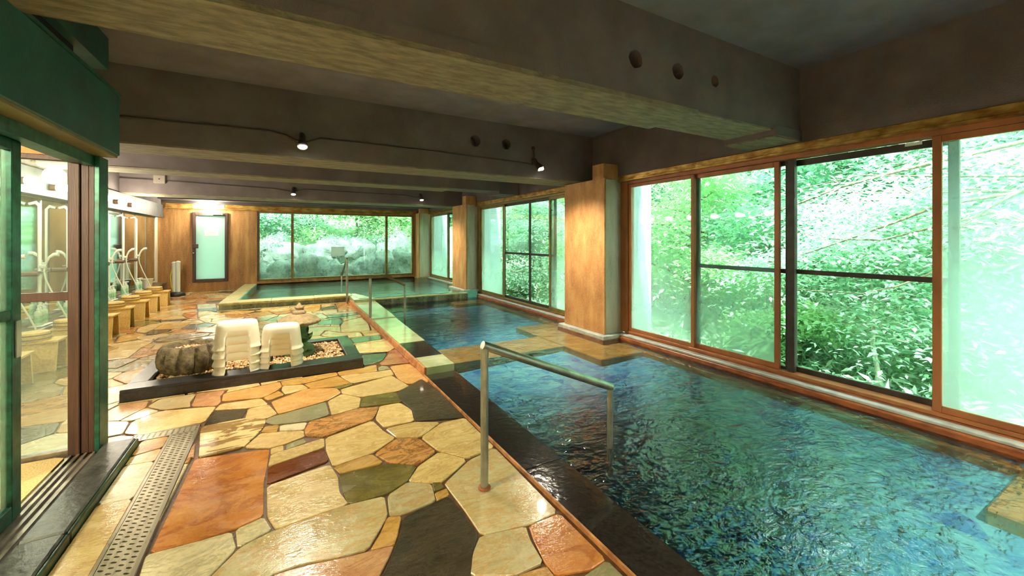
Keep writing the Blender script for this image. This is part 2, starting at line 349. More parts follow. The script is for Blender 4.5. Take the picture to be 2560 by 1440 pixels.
# ------------------------------------------------------------------ flagstone floor
STONES = """
gold -0.855,3.735 -0.7,3.735 -0.7,3.55 -0.855,3.5
cream -0.855,3.5 -0.7,3.55 -0.7,3.36 -0.855,3.38
white -0.855,3.38 -0.7,3.36 -0.7,2.93 -0.855,2.95
cream -0.855,2.95 -0.7,2.93 -0.7,2.3 -0.855,2.35
peachy -0.855,2.35 -0.7,2.3 -0.7,1.7 -0.855,1.7
orange -0.49,3.27 -0.07,3.18 -0.08,2.92 -0.09,2.75 -0.08,2.42 -0.21,2.38 -0.33,2.37 -0.52,2.38
red -0.08,2.93 0.25,3.02 0.26,2.82 -0.08,2.72
cream -0.07,3.09 0.26,3.17 0.25,3.02 -0.08,2.93
cream -0.07,3.18 0.01,3.19 0.01,3.1 -0.07,3.09
grey 0.02,3.19 0.13,3.23 0.15,3.16 0.02,3.1
creamtex -0.08,2.71 0.26,2.78 0.29,2.61 0.28,2.45 0.31,2.31 -0.03,2.28 -0.07,2.41
olive 0.29,2.63 0.58,2.61 0.73,2.5 0.63,2.36 0.5,2.3 0.3,2.31 0.29,2.45
gold 0.27,2.73 0.51,2.78 0.56,2.63 0.3,2.63
cream 0.26,3.16 0.61,3.29 0.65,3.06 0.7,2.92 0.51,2.78 0.27,2.74 0.25,2.94
peach 0.52,2.77 0.7,2.91 0.84,2.83 0.89,2.6 0.73,2.5 0.58,2.62
peach 0.14,3.37 0.18,3.51 0.35,3.53 0.56,3.58 0.71,3.53 0.62,3.31 0.26,3.18 0.14,3.26
cream 0.71,3.54 0.88,3.53 0.93,3.34 0.89,3.12 0.66,3.12 0.63,3.31
olive 0.61,3.8 0.91,3.79 0.9,3.53 0.56,3.59
dark 0.92,3.79 1.22,4.03 1.27,3.62 1.25,2.98 0.89,3.11 0.93,3.34 0.9,3.54
creamtex 0.47,4.11 0.98,4.28 1.06,3.88 0.92,3.8 0.61,3.82 0.47,3.99
peachy -0.09,4.09 0.2,4.29 0.45,4.17 0.47,4.02 0.33,3.88 -0.03,3.77
cream 0.34,3.87 0.47,3.99 0.61,3.81 0.56,3.59 0.34,3.54
grey -0.12,3.66 -0.1,3.73 0.33,3.86 0.33,3.56 0.18,3.51 -0.06,3.57
gold -0.12,3.57 -0.02,3.56 -0.03,3.42 -0.14,3.48
white -0.02,3.54 0.17,3.5 0.14,3.37 -0.02,3.44
cream -0.23,3.28 -0.14,3.47 -0.02,3.43 0.14,3.36 0.14,3.26 0.01,3.2 -0.07,3.19
patch -0.53,3.75 -0.52,3.81 -0.26,3.82 -0.1,3.72 -0.12,3.57 -0.15,3.48 -0.23,3.28 -0.47,3.26
dark -0.5,4.1 -0.25,4.02 -0.28,3.76 -0.52,3.81
cream -0.25,4.02 -0.1,4.04 -0.03,3.79 -0.11,3.73 -0.26,3.76
cream -0.46,4.25 -0.16,4.23 -0.1,4.04 -0.25,4.03 -0.49,4.12
peachy -0.47,4.52 -0.02,4.62 0,4.47 -0.04,4.37 -0.15,4.23 -0.46,4.31
gold -0.15,4.23 -0.03,4.35 0.02,4.22 -0.11,4.13
cream -0.01,4.36 0,4.47 0.17,4.43 0.22,4.28 0.02,4.22
gold -0.02,4.64 0.5,4.67 0.5,4.55 0.18,4.45 0,4.47
gold 0.18,4.43 0.5,4.53 0.59,4.22 0.41,4.22 0.23,4.27
gold 0.5,4.67 0.92,4.73 0.88,4.49 0.51,4.53
cream 0.51,4.52 0.89,4.47 1.02,4.48 1.01,4.28 0.59,4.22
olive 0.41,4.22 0.58,4.26 0.6,4.2 0.47,4.12
cream 0.66,3.1 0.89,3.1 1.06,3 0.85,2.84 0.7,2.92
cream 0.85,2.84 1.06,2.99 1.25,2.98 1.25,2.64 1.25,2.46 1.03,2.42 0.9,2.6
cream 0.63,2.36 0.73,2.49 0.9,2.59 1.03,2.41 0.81,2.26 0.75,2.28
greycream 0.81,2.24 1.03,2.4 1.25,2.46 1.24,1.72 1.05,1.71 0.82,1.76 0.82,1.97 0.81,2.18
orange 1.05,1.71 1.24,1.71 1.24,1.36 1.14,1.35 0.99,1.4 0.99,1.48 1.02,1.62
greycream 0.81,1.76 1.04,1.71 1.01,1.62 0.99,1.48 0.84,1.48 0.68,1.57 0.74,1.68
grey 1.08,1.34 1.24,1.36 1.24,1.17 1.19,1.12 0.97,1.24
gold 0.85,1.48 0.99,1.46 0.99,1.4 0.97,1.24 0.76,1.36
black 0.53,2.07 0.72,2.11 0.79,2.12 0.81,1.98 0.81,1.77 0.74,1.68 0.63,1.45 0.31,1.64 0.36,1.75 0.43,1.86 0.48,1.95
olive 0.75,2.28 0.8,2.26 0.8,2.2 0.73,2.19
gold 0.73,2.18 0.81,2.19 0.8,2.12 0.72,2.11
greycream 0.5,2.29 0.63,2.36 0.75,2.27 0.72,2.11 0.53,2.09 0.47,2.11
gold 0.46,2.11 0.53,2.08 0.48,1.96 0.45,1.9 0.34,1.92 0.4,2
greycream -0.17,2.23 -0.04,2.28 0.3,2.31 0.49,2.29 0.47,2.12 0.34,1.93 0.19,1.95 0.07,1.98 -0.04,1.98 -0.09,1.86 -0.33,1.99 -0.26,2.1
pink -0.04,1.98 0.08,1.97 0.21,1.94 0.45,1.9 0.42,1.85 0.35,1.75 0.3,1.64 -0.09,1.86
white -0.2,2.38 -0.08,2.42 -0.04,2.29 -0.18,2.23
white -0.53,2.36 -0.52,2.38 -0.33,2.37 -0.21,2.37 -0.18,2.23 -0.26,2.1 -0.34,2 -0.51,2.09
pink -1.26,4.48 -1.2,4.65 -1.01,4.64 -0.99,4.48 -1.1,4.24 -1.2,4.28
cream -1.1,4.23 -0.99,4.47 -0.87,4.32 -1.01,4.19
white -1.2,4.28 -1.02,4.18 -1,3.94 -1.11,3.93
creamtex -1,3.94 -1.01,4.18 -0.86,4.32 -0.48,4.21 -0.52,3.89 -0.89,3.86
greycream -0.99,4.48 -0.94,4.64 -0.68,4.65 -0.69,4.42 -0.67,4.31 -0.86,4.33
pink -0.68,4.65 -0.46,4.61 -0.48,4.46 -0.46,4.31 -0.48,4.22 -0.67,4.31
white -1.1,3.9 -1.23,3.88 -1.29,4.08 -1.2,4.27
dark -1.75,7.86 -1.77,8.23 -1.49,8.14 -1.52,7.94 -1.64,7.82
greyd -1.54,7.3 -1.51,7.5 -1.31,7.66 -0.93,7.52 -0.95,7.35 -1.12,7.26 -1.38,7.19
cream -1.48,7.09 -1.35,7.17 -0.83,7.31 -0.78,6.87 -0.94,6.87 -1.15,6.89 -1.26,6.68 -1.46,6.79
creamtex -1.82,7.71 -1.8,7.78 -1.48,7.81 -1.44,7.69 -1.59,7.5 -1.55,7.3 -1.73,7.51
gold -1.97,7.45 -2.05,7.91 -1.92,8.12 -1.74,7.84 -1.81,7.68 -1.76,7.58
cream -2.09,7.43 -1.95,7.41 -1.73,7.49 -1.54,7.28 -1.59,6.96 -1.59,6.44 -1.81,6.45 -1.92,6.82 -1.83,7.06
peach -1.59,6.99 -1.47,6.83 -1.38,6.77 -1.34,6.49 -1.49,6.36 -1.58,6.43
gold -1.59,7.01 -1.56,7.17 -1.47,7.12 -1.48,6.84
gold -2.01,7.13 -1.96,7.26 -1.83,7.08 -1.92,6.82
greyd -1.8,6.39 -1.58,6.41 -1.47,6.36 -1.5,6.24 -1.57,5.98 -1.7,6.06
orange -1.61,9.61 -1.6,9.86 -1.44,9.88 -1.31,9.01 -1.46,9.13
orange -1.75,10.16 -1.69,10.46 -1.57,10.7 -1.48,10.16 -1.64,10.17
blue -1.49,10.27 -1.19,10.33 -1.14,9.92 -1.42,9.91
white -1.6,11.02 -1.26,10.91 -1.19,10.33 -1.49,10.27
dark -1.36,8.07 -1.32,8.5 -1.22,8.45 -1.16,7.98
blue -1.2,8.36 -1.12,8.5 -0.96,8.28 -1.01,8.1 -1.14,7.95
gold -1.72,8.75 -1.52,8.74 -1.34,8.49 -1.38,8.17 -1.49,8.16 -1.74,8.24
cream -1.98,8.51 -1.9,8.8 -1.72,8.75 -1.75,8.26 -1.79,8.01 -1.93,8.17
cream -1.5,8.68 -1.48,8.91 -1.29,8.91 -1.14,8.53 -1.22,8.42 -1.35,8.52
dark -1.94,9.14 -1.71,9.13 -1.44,9.06 -1.49,8.91 -1.78,8.97
cream -1.86,9.21 -1.71,9.54 -1.61,9.54 -1.48,9.14 -1.71,9.13
pink -1.17,7.75 -1.11,8.02 -0.91,8.05 -0.83,7.51 -0.96,7.59
cream -1.46,7.74 -1.46,7.8 -1.15,7.93 -1.17,7.75 -1.31,7.68
teal 0.84,6.17 1.26,6.19 1.22,5.91 0.84,5.85
cream 0.84,5.78 1.28,5.8 1.29,5.39 1.17,5.22 0.82,5.32
teal 0.84,5.22 1.13,5.15 1.01,4.86 0.79,4.75 0.79,4.85
red2 1.17,5.22 1.26,5.27 1.27,4.78 1.27,4.61 0.97,4.67 0.95,4.76 1.03,4.88
peachy 1.03,4.59 1.25,4.59 1.28,4.17 1.28,3.9 1.05,3.95 1.01,4.15 1.02,4.34
grey 0.91,4.61 0.96,4.65 1.01,4.61 1.02,4.5 0.89,4.49
teal 0.71,8.21 1.24,8.3 1.25,8.05 0.88,7.94 0.72,7.97
teal 0.52,7.7 0.89,7.81 0.9,7.4 0.82,7.25 0.51,7.45
teal 0.68,9.18 0.97,9.42 0.98,9.01 0.69,8.85
white 0.36,8.33 0.65,8.45 0.72,8 0.54,7.79 0.49,7.87
peach 1,9.59 1.41,9.76 1.3,8.39 0.94,8.51 0.98,8.97
gold 0.4,9.73 0.72,9.74 0.68,9.22 0.64,8.91 0.37,8.98
cream 0.9,7.46 1.25,7.76 1.25,7.15 1.18,6.56 1.05,6.58 0.77,6.65 0.83,7.16
cream 0.32,7.19 0.54,7.22 0.81,7.06 0.77,6.65 0.57,6.9 0.48,6.58 0.29,6.6
cream 0.49,6.57 0.58,6.84 0.76,6.6 1.02,6.5 1.02,6.24 0.83,6.21 0.53,6.46
gold -0.6,9.14 -0.25,9.33 -0.15,8.89 -0.37,8.75 -0.52,8.87
peach -0.19,9.1 0.15,9.21 0.15,8.82 -0.08,8.76
gold -0.75,8.32 -0.57,8.69 -0.4,8.59 -0.52,8.34 -0.64,8.15
dark -0.56,8.25 -0.37,8.26 -0.36,8.06 -0.58,8.16
peach -0.91,9.23 -0.61,9.15 -0.52,8.83 -0.69,8.76 -0.86,8.9
"""
def area2(p): return .5*sum(p[i][0]*p[(i+1)%len(p)][1]-p[(i+1)%len(p)][0]*p[i][1] for i in range(len(p)))
def ccw(p): return p if area2(p) > 0 else p[::-1]
def inset(poly, d):
    poly = ccw(poly); n = len(poly); out = []
    for i in range(n):
        a, b, c = Vector(poly[i-1]), Vector(poly[i]), Vector(poly[(i+1)%n])
        e1 = (b-a); e2 = (c-b)
        if e1.length < 1e-5 or e2.length < 1e-5: out.append((b.x, b.y)); continue
        e1.normalize(); e2.normalize()
        n1 = Vector((-e1.y, e1.x)); n2 = Vector((-e2.y, e2.x)); m = n1+n2
        if m.length < .3: m = n1*1.0
        else: m = m/max(.35, m.dot(m)/2)
        out.append((b.x+m.x*d, b.y+m.y*d))
    return out
def chaikin(poly, k=.16):
    o = []
    for i in range(len(poly)):
        a, b = Vector(poly[i]), Vector(poly[(i+1)%len(poly)])
        kk = min(k, .022/max(.01, (b-a).length)) if (b-a).length > .1 else k
        p = a.lerp(b, kk); q = a.lerp(b, 1-kk); o += [(p.x, p.y), (q.x, q.y)]
    return o
traced = []
for ln in STONES.strip().splitlines():
    t = ln.split(); traced.append((t[0], ccw([tuple(map(float, q.split(','))) for q in t[1:]])))
EXCL = [[(-1.22,4.68),(.78,4.68),(.78,5.92),(-1.22,5.92)], [(-1.10,9.68),(1.36,9.66),(1.36,9.2),(5,9.2),(5,13.6),(-.92,13.6)],
        [(-.70,-2.6),(-.535,-2.6),(-.535,3.86),(-.92,3.86),(-.92,3.735),(-.70,3.735)], [(-3,-2.7),(-.855,-2.7),(-.855,3.70),(-3,3.76)],
        [(-2.9,3.76),(-2.5,3.76),(-2.5,13.1),(-2.9,13.1)], [(1.262,-3),(2,-3),(2,9.7),(1.262,9.7)]]
def clip_half(poly, p, nrm):
    out = []; n = len(poly)
    for i in range(n):
        a = Vector(poly[i]); b = Vector(poly[(i+1)%n]); da = (a-p).dot(nrm); db = (b-p).dot(nrm)
        if da <= 0: out.append((a.x, a.y))
        if (da < 0) != (db < 0) and abs(da-db) > 1e-9:
            q = a.lerp(b, da/(da-db)); out.append((q.x, q.y))
    return out
rs = random.Random(11); seeds = []
y = -2.4
row = 0
while y < 13.6:
    st = .43 if 3.5 < y < 11 else .56
    x = -2.75 + (row % 2)*st*.5
    while x < 1.3:
        seeds.append((x+rs.uniform(-.17,.17), y+rs.uniform(-.14,.14))); x += st*1.18
    y += st*.86; row += 1
cells = []
for i, s_ in enumerate(seeds):
    poly = [(-2.78,-2.58),(1.262,-2.58),(1.262,13.5),(-2.78,13.5)]; a = Vector(s_)
    for j, t_ in enumerate(seeds):
        if i == j: continue
        b = Vector(t_); d = b-a
        if d.length > 2.2: continue
        poly = clip_half(poly, (a+b)/2, d)
        if len(poly) < 3: break
    poly = [p for k, p in enumerate(poly) if (Vector(p)-Vector(poly[k-1])).length > .004]
    if len(poly) >= 3: cells.append(poly)
wts = ['cream']*9+['creamtex']*3+['white']*4+['greycream']*3+['gold']*5+['orange']*3+['peach']*3+['peachy']*3+['pink']*3+['olive','grey','greyd','teal','dark','dark','red2']
polys = [('x', p) for p in EXCL] + [(c, p) for c, p in traced] + [(rs.choice(wts), p) for p in cells]
nex = len(EXCL); ntr = nex+len(traced); nvo = len(polys); polys += [('b', inset(p, -.022)) for c, p in traced]
V2, F2 = [], []
for k, (c, p) in enumerate(polys):
    q = p if (k < nex or k >= nvo) else (chaikin(inset(p, .0025), .1) if k < ntr else chaikin(inset(p, .0055), .1))
    o = len(V2); V2 += [Vector(a) for a in q]; F2.append(list(range(o, o+len(q))))
cv, ce, cf, ov, oe, of = mgeo.delaunay_2d_cdt(V2, [], F2, 1, 1e-5)
grp = {}
for f, ids in zip(cf, of):
    ids = sorted(ids)
    if not ids or ids[0] < nex: continue
    blk = any(i >= nvo for i in ids); ids = [i for i in ids if i < nvo]
    if not ids: continue
    if ids[0] < ntr:
        grp.setdefault(ids[0], []).append(f)
    elif len(ids) == 1 and not blk: grp.setdefault(ids[0], []).append(f)
floor = struct('floor', 'crazy-paved floor of cream, gold and dark wet flagstones', 'floor')
bed = MB().prism([(-2.8,-2.6),(1.262,-2.6),(1.262,9.75),(-1.0,9.75),(-.92,13.5),(-2.8,13.5)], -.12, -.010).build('mortar_bed', M['mortar'], floor)
def outline(tris):
    ec = {}
    for f in tris:
        for i in range(len(f)):
            e = (f[i], f[(i+1)%len(f)]); ec[e] = 1
    nxt = {}
    for (a, b) in ec:
        if (b, a) not in ec: nxt.setdefault(a, []).append(b)
    loops = []
    while nxt:
        s0 = next(iter(nxt)); lp = [s0]; cur = s0
        while True:
            if cur not in nxt: break
            b = nxt[cur].pop()
            if not nxt[cur]: del nxt[cur]
            if b == s0: break
            lp.append(b); cur = b
        loops.append(lp)
    return loops
nst = 0
for gid, tris in sorted(grp.items()):
    tris = [f if area2([cv[i] for i in f]) > 0 else f[::-1] for f in tris]
    for best in outline(tris):
        pl = [(cv[i].x, cv[i].y) for i in best]
        # drop collinear points
        pl2 = []
        for i in range(len(pl)):
            a, b, c = Vector(pl[i-1]), Vector(pl[i]), Vector(pl[(i+1)%len(pl)])
            if abs((b-a).cross(c-b)) > 1e-6: pl2.append(pl[i])
        pl = pl2
        if len(pl) < 3: continue
        A = area2(pl)
        if A < (.0012 if gid < ntr else .006): continue
        top = inset(pl, .003); zt = rs.uniform(-.0015, .0015); n = len(pl)
        cols, ntyp = polys[gid][0], 0
        mb = MB(); v = [(x, y, -.02) for x, y in pl] + [(x, y, zt-.003) for x, y in pl] + [(x, y, zt) for x, y in top]
        f = [(i, (i+1)%n, n+(i+1)%n, n+i) for i in range(n)] + [(n+i, n+(i+1)%n, 2*n+(i+1)%n, 2*n+i) for i in range(n)]
        tess = [t for t in mgeo.tessellate_polygon([[Vector((x, y, 0)) for x, y in top]])]
        for t in tess:
            t = list(t)
            if area2([top[i] for i in t]) < 0: t = t[::-1]
            f.append([2*n+i for i in t])
        mb.add(v, f)
        mb.build('stone', ST[cols], floor); nst += 1
print('STONES', nst)

# ------------------------------------------------------------------ ceiling and beams
ceiling = struct('ceiling', 'dark painted concrete ceiling crossed by heavy beams', 'ceiling')
bxp('ceiling_slab', -2.97, 4.62, -2.8, 14.2, 2.985, 3.2, M['paint'], ceiling)
def holed(name, x0, x1, y0, y1, z0, z1, holes, mat, parent):
    o = MB().box(x0, x1, y0, y1, z0, z1).build(name, mat, None)
    cut = MB()
    for hx, hz, r in holes:
        n = 18; rr = [r*(1+R.uniform(-.06, .06)) for _ in range(n)]
        ra = [(hx+rr[k]*math.cos(2*math.pi*k/n), y0-.05, hz+rr[k]*math.sin(2*math.pi*k/n)) for k in range(n)]
        rb = [(x, y0+.16, z) for x, _, z in ra]
        cut.add(ra+rb, [list(range(n)), list(range(n, 2*n))[::-1]]+[(k, n+k, n+(k+1)%n, (k+1)%n) for k in range(n)])
    co = cut.build('cutter', mat, None)
    md = o.modifiers.new('b', 'BOOLEAN'); md.object = co; md.operation = 'DIFFERENCE'; md.solver = 'EXACT'
    dg = bpy.context.evaluated_depsgraph_get(); me = bpy.data.meshes.new_from_object(o.evaluated_get(dg))
    o.modifiers.clear(); o.data = me; bpy.data.objects.remove(co); o.parent = parent
    return o
b1 = holed('beam', -2.77, 4.22, 2.02, 2.47, 2.375, 2.985, [(2.10,2.63,.065),(2.53,2.632,.062),(2.96,2.638,.045)], M['beam'], ceiling)
bxp('soffit_board', -2.77, 2.74, 2.005, 2.485, 2.345, 2.376, M['soffit'], b1)
bxp('beam_band', -2.77, 2.74, 2.005, 2.021, 2.376, 2.450, M['beam'], b1)
bxp('patched_soffit', 2.742, 3.76, 2.03, 2.46, 2.362, 2.376, M['soffit'], b1)
bxp('end_block', 3.78, 4.215, 2.0, 2.49, 2.318, 2.41, M['beam'], b1, .004)
bxp('end_block_board', 3.79, 4.205, 2.01, 2.48, 2.308, 2.319, M['soffit'], b1)
b2 = holed('beam', -2.77, 4.22, 4.95, 5.50, 2.285, 2.985, [(2.223,2.70,.075),(2.685,2.706,.072),(3.126,2.70,.03)], M['beam'], ceiling)
bxp('soffit_board', -2.77, 4.2, 4.955, 5.495, 2.27, 2.286, M['soffit'], b2)
b3 = holed('beam', -2.77, 4.22, 7.22, 7.68, 2.355, 2.985, [(2.25,2.6,.06),(2.7,2.6,.06)], M['beam'], ceiling)
bxp('soffit_board', -2.77, 2.74, 7.205, 7.69, 2.335, 2.356, M['soffit'], b3)
bxp('end_block', 3.75, 4.215, 7.2, 7.7, 2.30, 2.40, M['beam'], b3, .004)
b4 = bxp('beam', -2.77, 4.22, 10.27, 10.95, 2.285, 2.985, M['beam'], ceiling)
bxp('soffit_board', -2.77, 4.2, 10.275, 10.945, 2.27, 2.286, M['soffit'], b4)
b5 = bxp('beam', -2.77, 4.22, 12.95, 13.3, 2.40, 2.985, M['beam'], ceiling)
b0 = bxp('beam', -2.77, 4.22, -1.35, -.85, 2.285, 2.985, M['beam'], ceiling)
bxp('soffit_board', -2.77, 4.2, -1.345, -.855, 2.27, 2.286, M['soffit'], b0)

# ------------------------------------------------------------------ walls
wb = struct('wall_back', 'rust-stained back wall with door and window openings', 'wall')
def wbx(n, x0, x1, z0, z1, m=None, y0=13.5, y1=13.7): return bxp(n, x0, x1, y0, y1, z0, z1, m or M['rust'], wb)
wbx('wall_panel', -2.9, -2.06, 0, 2.985); wbx('wall_panel', -1.29, -.60, 0, 2.985); wbx('wall_panel', -2.06, -1.29, 0, .26); wbx('wall_panel', -2.06, -1.29, 2.11, 2.985)
wbx('wall_panel', -.60, 3.80, -.3, .235); wbx('wall_panel', -.60, 3.80, 2.175, 2.985); wbx('wall_panel', 3.80, 4.6, -.3, 2.985)
bxp('dark_lintel', -2.77, 4.22, 13.30, 13.5, 2.335, 2.985, M['beam'], wb)
tb = struct('trim_1', 'tarnished metal strip along the top of the back wall', 'trim')
bxp('strip', -2.60, 3.9, 13.44, 13.50, 2.215, 2.33, M['brass'], tb, .004); bxp('strip_lip', -2.60, 3.9, 13.42, 13.50, 2.195, 2.214, M['brass'], tb)
wl = struct('wall_left', 'left wall behind the shower places', 'wall')
bxp('wall_panel', -2.97, -2.77, -2.8, 13.7, 0, 2.985, M['dirty_wall'], wl)
bxp('soffit_box', -2.77, -2.62, 3.82, 13.28, 1.945, 2.27, M['soffit_dark'], wl, .004)
bxp('soffit_upper', -2.77, -2.66, 3.82, 13.28, 2.27, 2.985, M['beam'], wl)
bxp('wash_ledge', -2.77, -2.5, 3.82, 13.1, 0, .335, M['ledge'], wl, .012)
wf = struct('wall_front', 'plain wall behind the viewer', 'wall')
bxp('wall_panel', -2.97, 4.6, -2.8, -2.6, -.3, 2.985, M['dirty_wall'], wf)
wr = struct('wall_right', 'window wall with concrete lintel and tan columns', 'wall')
bxp('lintel', 4.22, 4.5, -2.6, 13.5, 2.295, 2.985, M['beam'], wr)
bxp('low_wall', 4.205, 4.5, -2.6, 13.5, -.9, .045, M['ledge'], wr)
def column(y0, y1, z0, stub=True):
    c = bxp('column', 3.965, 4.30, y0+.012, y1, z0, 2.25, M['column_side'], wr, .008)
    bxp('tan_cladding', 3.93, 3.966, y0, y1, z0, 2.262, M['column_face'], c, .006)
    bxp('base_ledge', 3.85, 4.30, y0-.07, y1+.06, z0-.06, z0, M['sill_white'], c, .008)
    bxp('stained_base', 3.842, 4.30, y0-.078, y1+.068, z0-.14, z0-.058, M['sill_rust'], c, .006)
    if stub: bxp('column_stub', 3.94, 4.215, y0+.03, y0+.27, 2.25, 2.47, M['column_face'], c, .004)
    return c
column(4.36, 5.29, .06); column(9.31, 10.23, .16); column(-.80, .12, .06)
c3 = bxp('column', 3.9, 4.3, 13.08, 13.5, .16, 2.25, M['column_side'], wr, .008); bxp('tan_cladding', 3.87, 3.902, 13.08, 13.5, .16, 2.25, M['column_face'], c3); bxp('column_stub', 3.92, 4.2, 13.1, 13.3, 2.25, 2.45, M['column_face'], c3)
bxp('base_ledge', 3.84, 4.3, 13.02, 13.5, .12, .162, M['rim_top'], c3)
for (a, b) in ((-2.6, -.87), (.18, 4.29), (5.35, 9.24), (10.29, 13.02)):
    z = .0 if b < 10 else .1
    bxp('stained_curb', 4.13, 4.20, a, b, -.03, z+.04, M['sill_rust'], wr, .008)
    bxp('pale_sill', 4.16, 4.27, a, b, z+.04, z+.068, M['sill_white'], wr, .006)
    bxp('sill_groove', 4.24, 4.31, a, b, z+.05, z+.085, M['sill_rust'], wr, .004)
tr = struct('trim_2', 'tarnished brass strip above the pool windows', 'trim')
for (a, b) in ((-2.6, -.80), (.12, 4.36), (5.29, 9.31), (10.23, 13.08)):
    bxp('strip', 4.195, 4.222, a, b, 2.235, 2.30, M['brass'], tr, .004); bxp('strip_lip', 4.18, 4.24, a, b, 2.212, 2.236, M['brass'], tr, .003)

# ------------------------------------------------------------------ windows of the pool side (plane x = 4.25)
def sash(win, y0, y1, z0, z1, x, w, fm, gm, rails=(), vert=(), th=.032):
    mb = MB()
    mb.box(x, x+th, y0, y0+w, z0, z1, .003).box(x, x+th, y1-w, y1, z0, z1, .003).box(x, x+th, y0+w, y1-w, z0, z0+w, .003).box(x, x+th, y0+w, y1-w, z1-w, z1, .003)
    s_ = mb.build('sash', fm, win)
    for z in rails: bxp('mid_rail', x, x+th, y0+w, y1-w, z-.022, z+.022, M['sash_dark'], s_, .003)
    for yv in vert: bxp('mid_stile', x, x+th, yv-.022, yv+.022, z0+w, z1-w, M['sash_dark'], s_, .003)
    bxp('pane', x+th*.4, x+th*.4+.004, y0+w*.8, y1-w*.8, z0+w*.8, z1-w*.8, gm, s_)
    return s_
def wframe(win, y0, y1, z0, z1, m, x0=4.235, x1=4.36, w=.045):
    MB().box(x0, x1, y0, y0+w, z0, z1, .004).box(x0, x1, y1-w, y1, z0, z1, .004).box(x0, x1, y0+w, y1-w, z1-w, z1, .004).box(x0, x1, y0+w, y1-w, z0, z0+.03, .004).build('frame', m, win)
w1 = struct('window_1', 'large sliding window nearest the camera in brown sashes', 'window')
wframe(w1, .13, 4.27, .085, 2.215, M['sash_brown']); bxp('jamb_filler', 4.245, 4.36, 4.271, 4.371, .085, 2.215, M['sash_brown'], w1)
sash(w1, 3.17, 4.225, .115, 2.17, 4.25, .045, M['sash_brown'], M['glass_mist'])
sash(w1, 2.235, 3.235, .115, 2.17, 4.285, .05, M['sash_brown'], M['glass_mist'])
sash(w1, .175, 1.135, .115, 2.17, 4.25, .05, M['sash_brown'], M['glass_fog'])
sash(w1, 2.155, 3.20, .10, 2.17, 4.325, .045, M['sash_dark'], M['glass'], rails=(1.085,))
sash(w1, 1.02, 2.185, .10, 2.17, 4.365, .06, M['sash_dark'], M['glass'], rails=(1.085,))
bxp('lock_stile', 4.285, 4.33, 2.10, 2.16, .115, 2.17, M['sash_dark'], w1, .004); bxp('sticker', 4.286, 4.289, 1.20, 1.30, 2.13, 2.155, M['paper'], w1)
w6 = struct('window_6', 'sliding window behind the viewer', 'window')
wframe(w6, -2.58, -.82, .085, 2.215, M['sash_brown'])
sash(w6, -1.72, -.86, .115, 2.17, 4.25, .05, M['sash_brown'], M['glass_mist']); sash(w6, -2.54, -1.68, .115, 2.17, 4.285, .05, M['sash_brown'], M['glass_mist'])
w2 = struct('window_2', 'middle sliding window between the two tan columns', 'window')
wframe(w2, 5.33, 9.20, .085, 2.215, M['sash_olive']); bxp('jamb_filler', 4.245, 4.36, 9.201, 9.32, .085, 2.215, M['sash_olive'], w2)
sash(w2, 7.95, 9.155, .115, 2.17, 4.25, .05, M['sash_olive'], M['glass_mist'])
sash(w2, 6.06, 8.05, .115, 2.17, 4.30, .05, M['sash_dark'], M['glass'], rails=(1.10,), vert=(6.955,))
sash(w2, 5.375, 6.20, .115, 2.17, 4.25, .05, M['sash_olive'], M['glass_mist'])
w3 = struct('window_3', 'far corner window beside the raised pool', 'window')
wframe(w3, 10.27, 13.06, .185, 2.215, M['sash_olive'])
sash(w3, 11.45, 13.02, .215, 2.17, 4.25, .045, M['sash_olive'], M['glass_mist']); sash(w3, 10.31, 11.5, .215, 2.17, 4.285, .045, M['sash_dark'], M['glass'])
# back window (plane y = 13.5)
w4 = struct('window_4', 'wide three-pane window in the back wall over the raised pool', 'window')
MB().box(-.60, -.555, 13.47, 13.6, .235, 2.175, .003).box(3.755, 3.8, 13.47, 13.6, .235, 2.175, .003).box(-.555, 3.755, 13.47, 13.6, 2.135, 2.175, .003).box(-.555, 3.755, 13.47, 13.6, .235, .275, .003).build('frame', M['sash_olive'], w4)
for xv in (.254, 2.928): bxp('mullion', xv-.035, xv+.035, 13.47, 13.58, .275, 2.135, M['sash_olive'], w4, .004)
for a, b in ((-.555, .219), (.289, 2.893), (2.963, 3.755)): bxp('pane', a, b, 13.53, 13.534, .275, 2.135, M['glass_back'], w4)
bxp('dark_jamb', -.615, -.575, 13.46, 13.5, .22, 2.18, M['sash_dark'], w4)
# door in the back wall
d1 = struct('door_1', 'brown-framed frosted glass door in the back wall', 'door')
MB().box(-2.06, -1.99, 13.46, 13.6, .26, 2.11, .004).box(-1.36, -1.29, 13.46, 13.6, .26, 2.11, .004).box(-1.99, -1.36, 13.46, 13.6, 2.03, 2.11, .004).box(-1.99, -1.36, 13.46, 13.6, .26, .34, .004).build('door_frame', M['brown_wood'], d1)
bxp('pane', -1.99, -1.36, 13.52, 13.526, .34, 2.03, M['glass_frost'], d1)
bxp('lock_plate', -2.055, -1.93, 13.40, 13.462, 1.16, 1.27, M['brown_wood'], d1, .006); MB().lathe([(.018,0),(.022,.02),(.0,.035)], (-2.03,13.44,1.03), 12).build('door_knob', M['chrome'], d1)
bxp('door_closer', -1.62, -1.40, 13.42, 13.46, 2.055, 2.085, M['sill_white'], d1, .004)

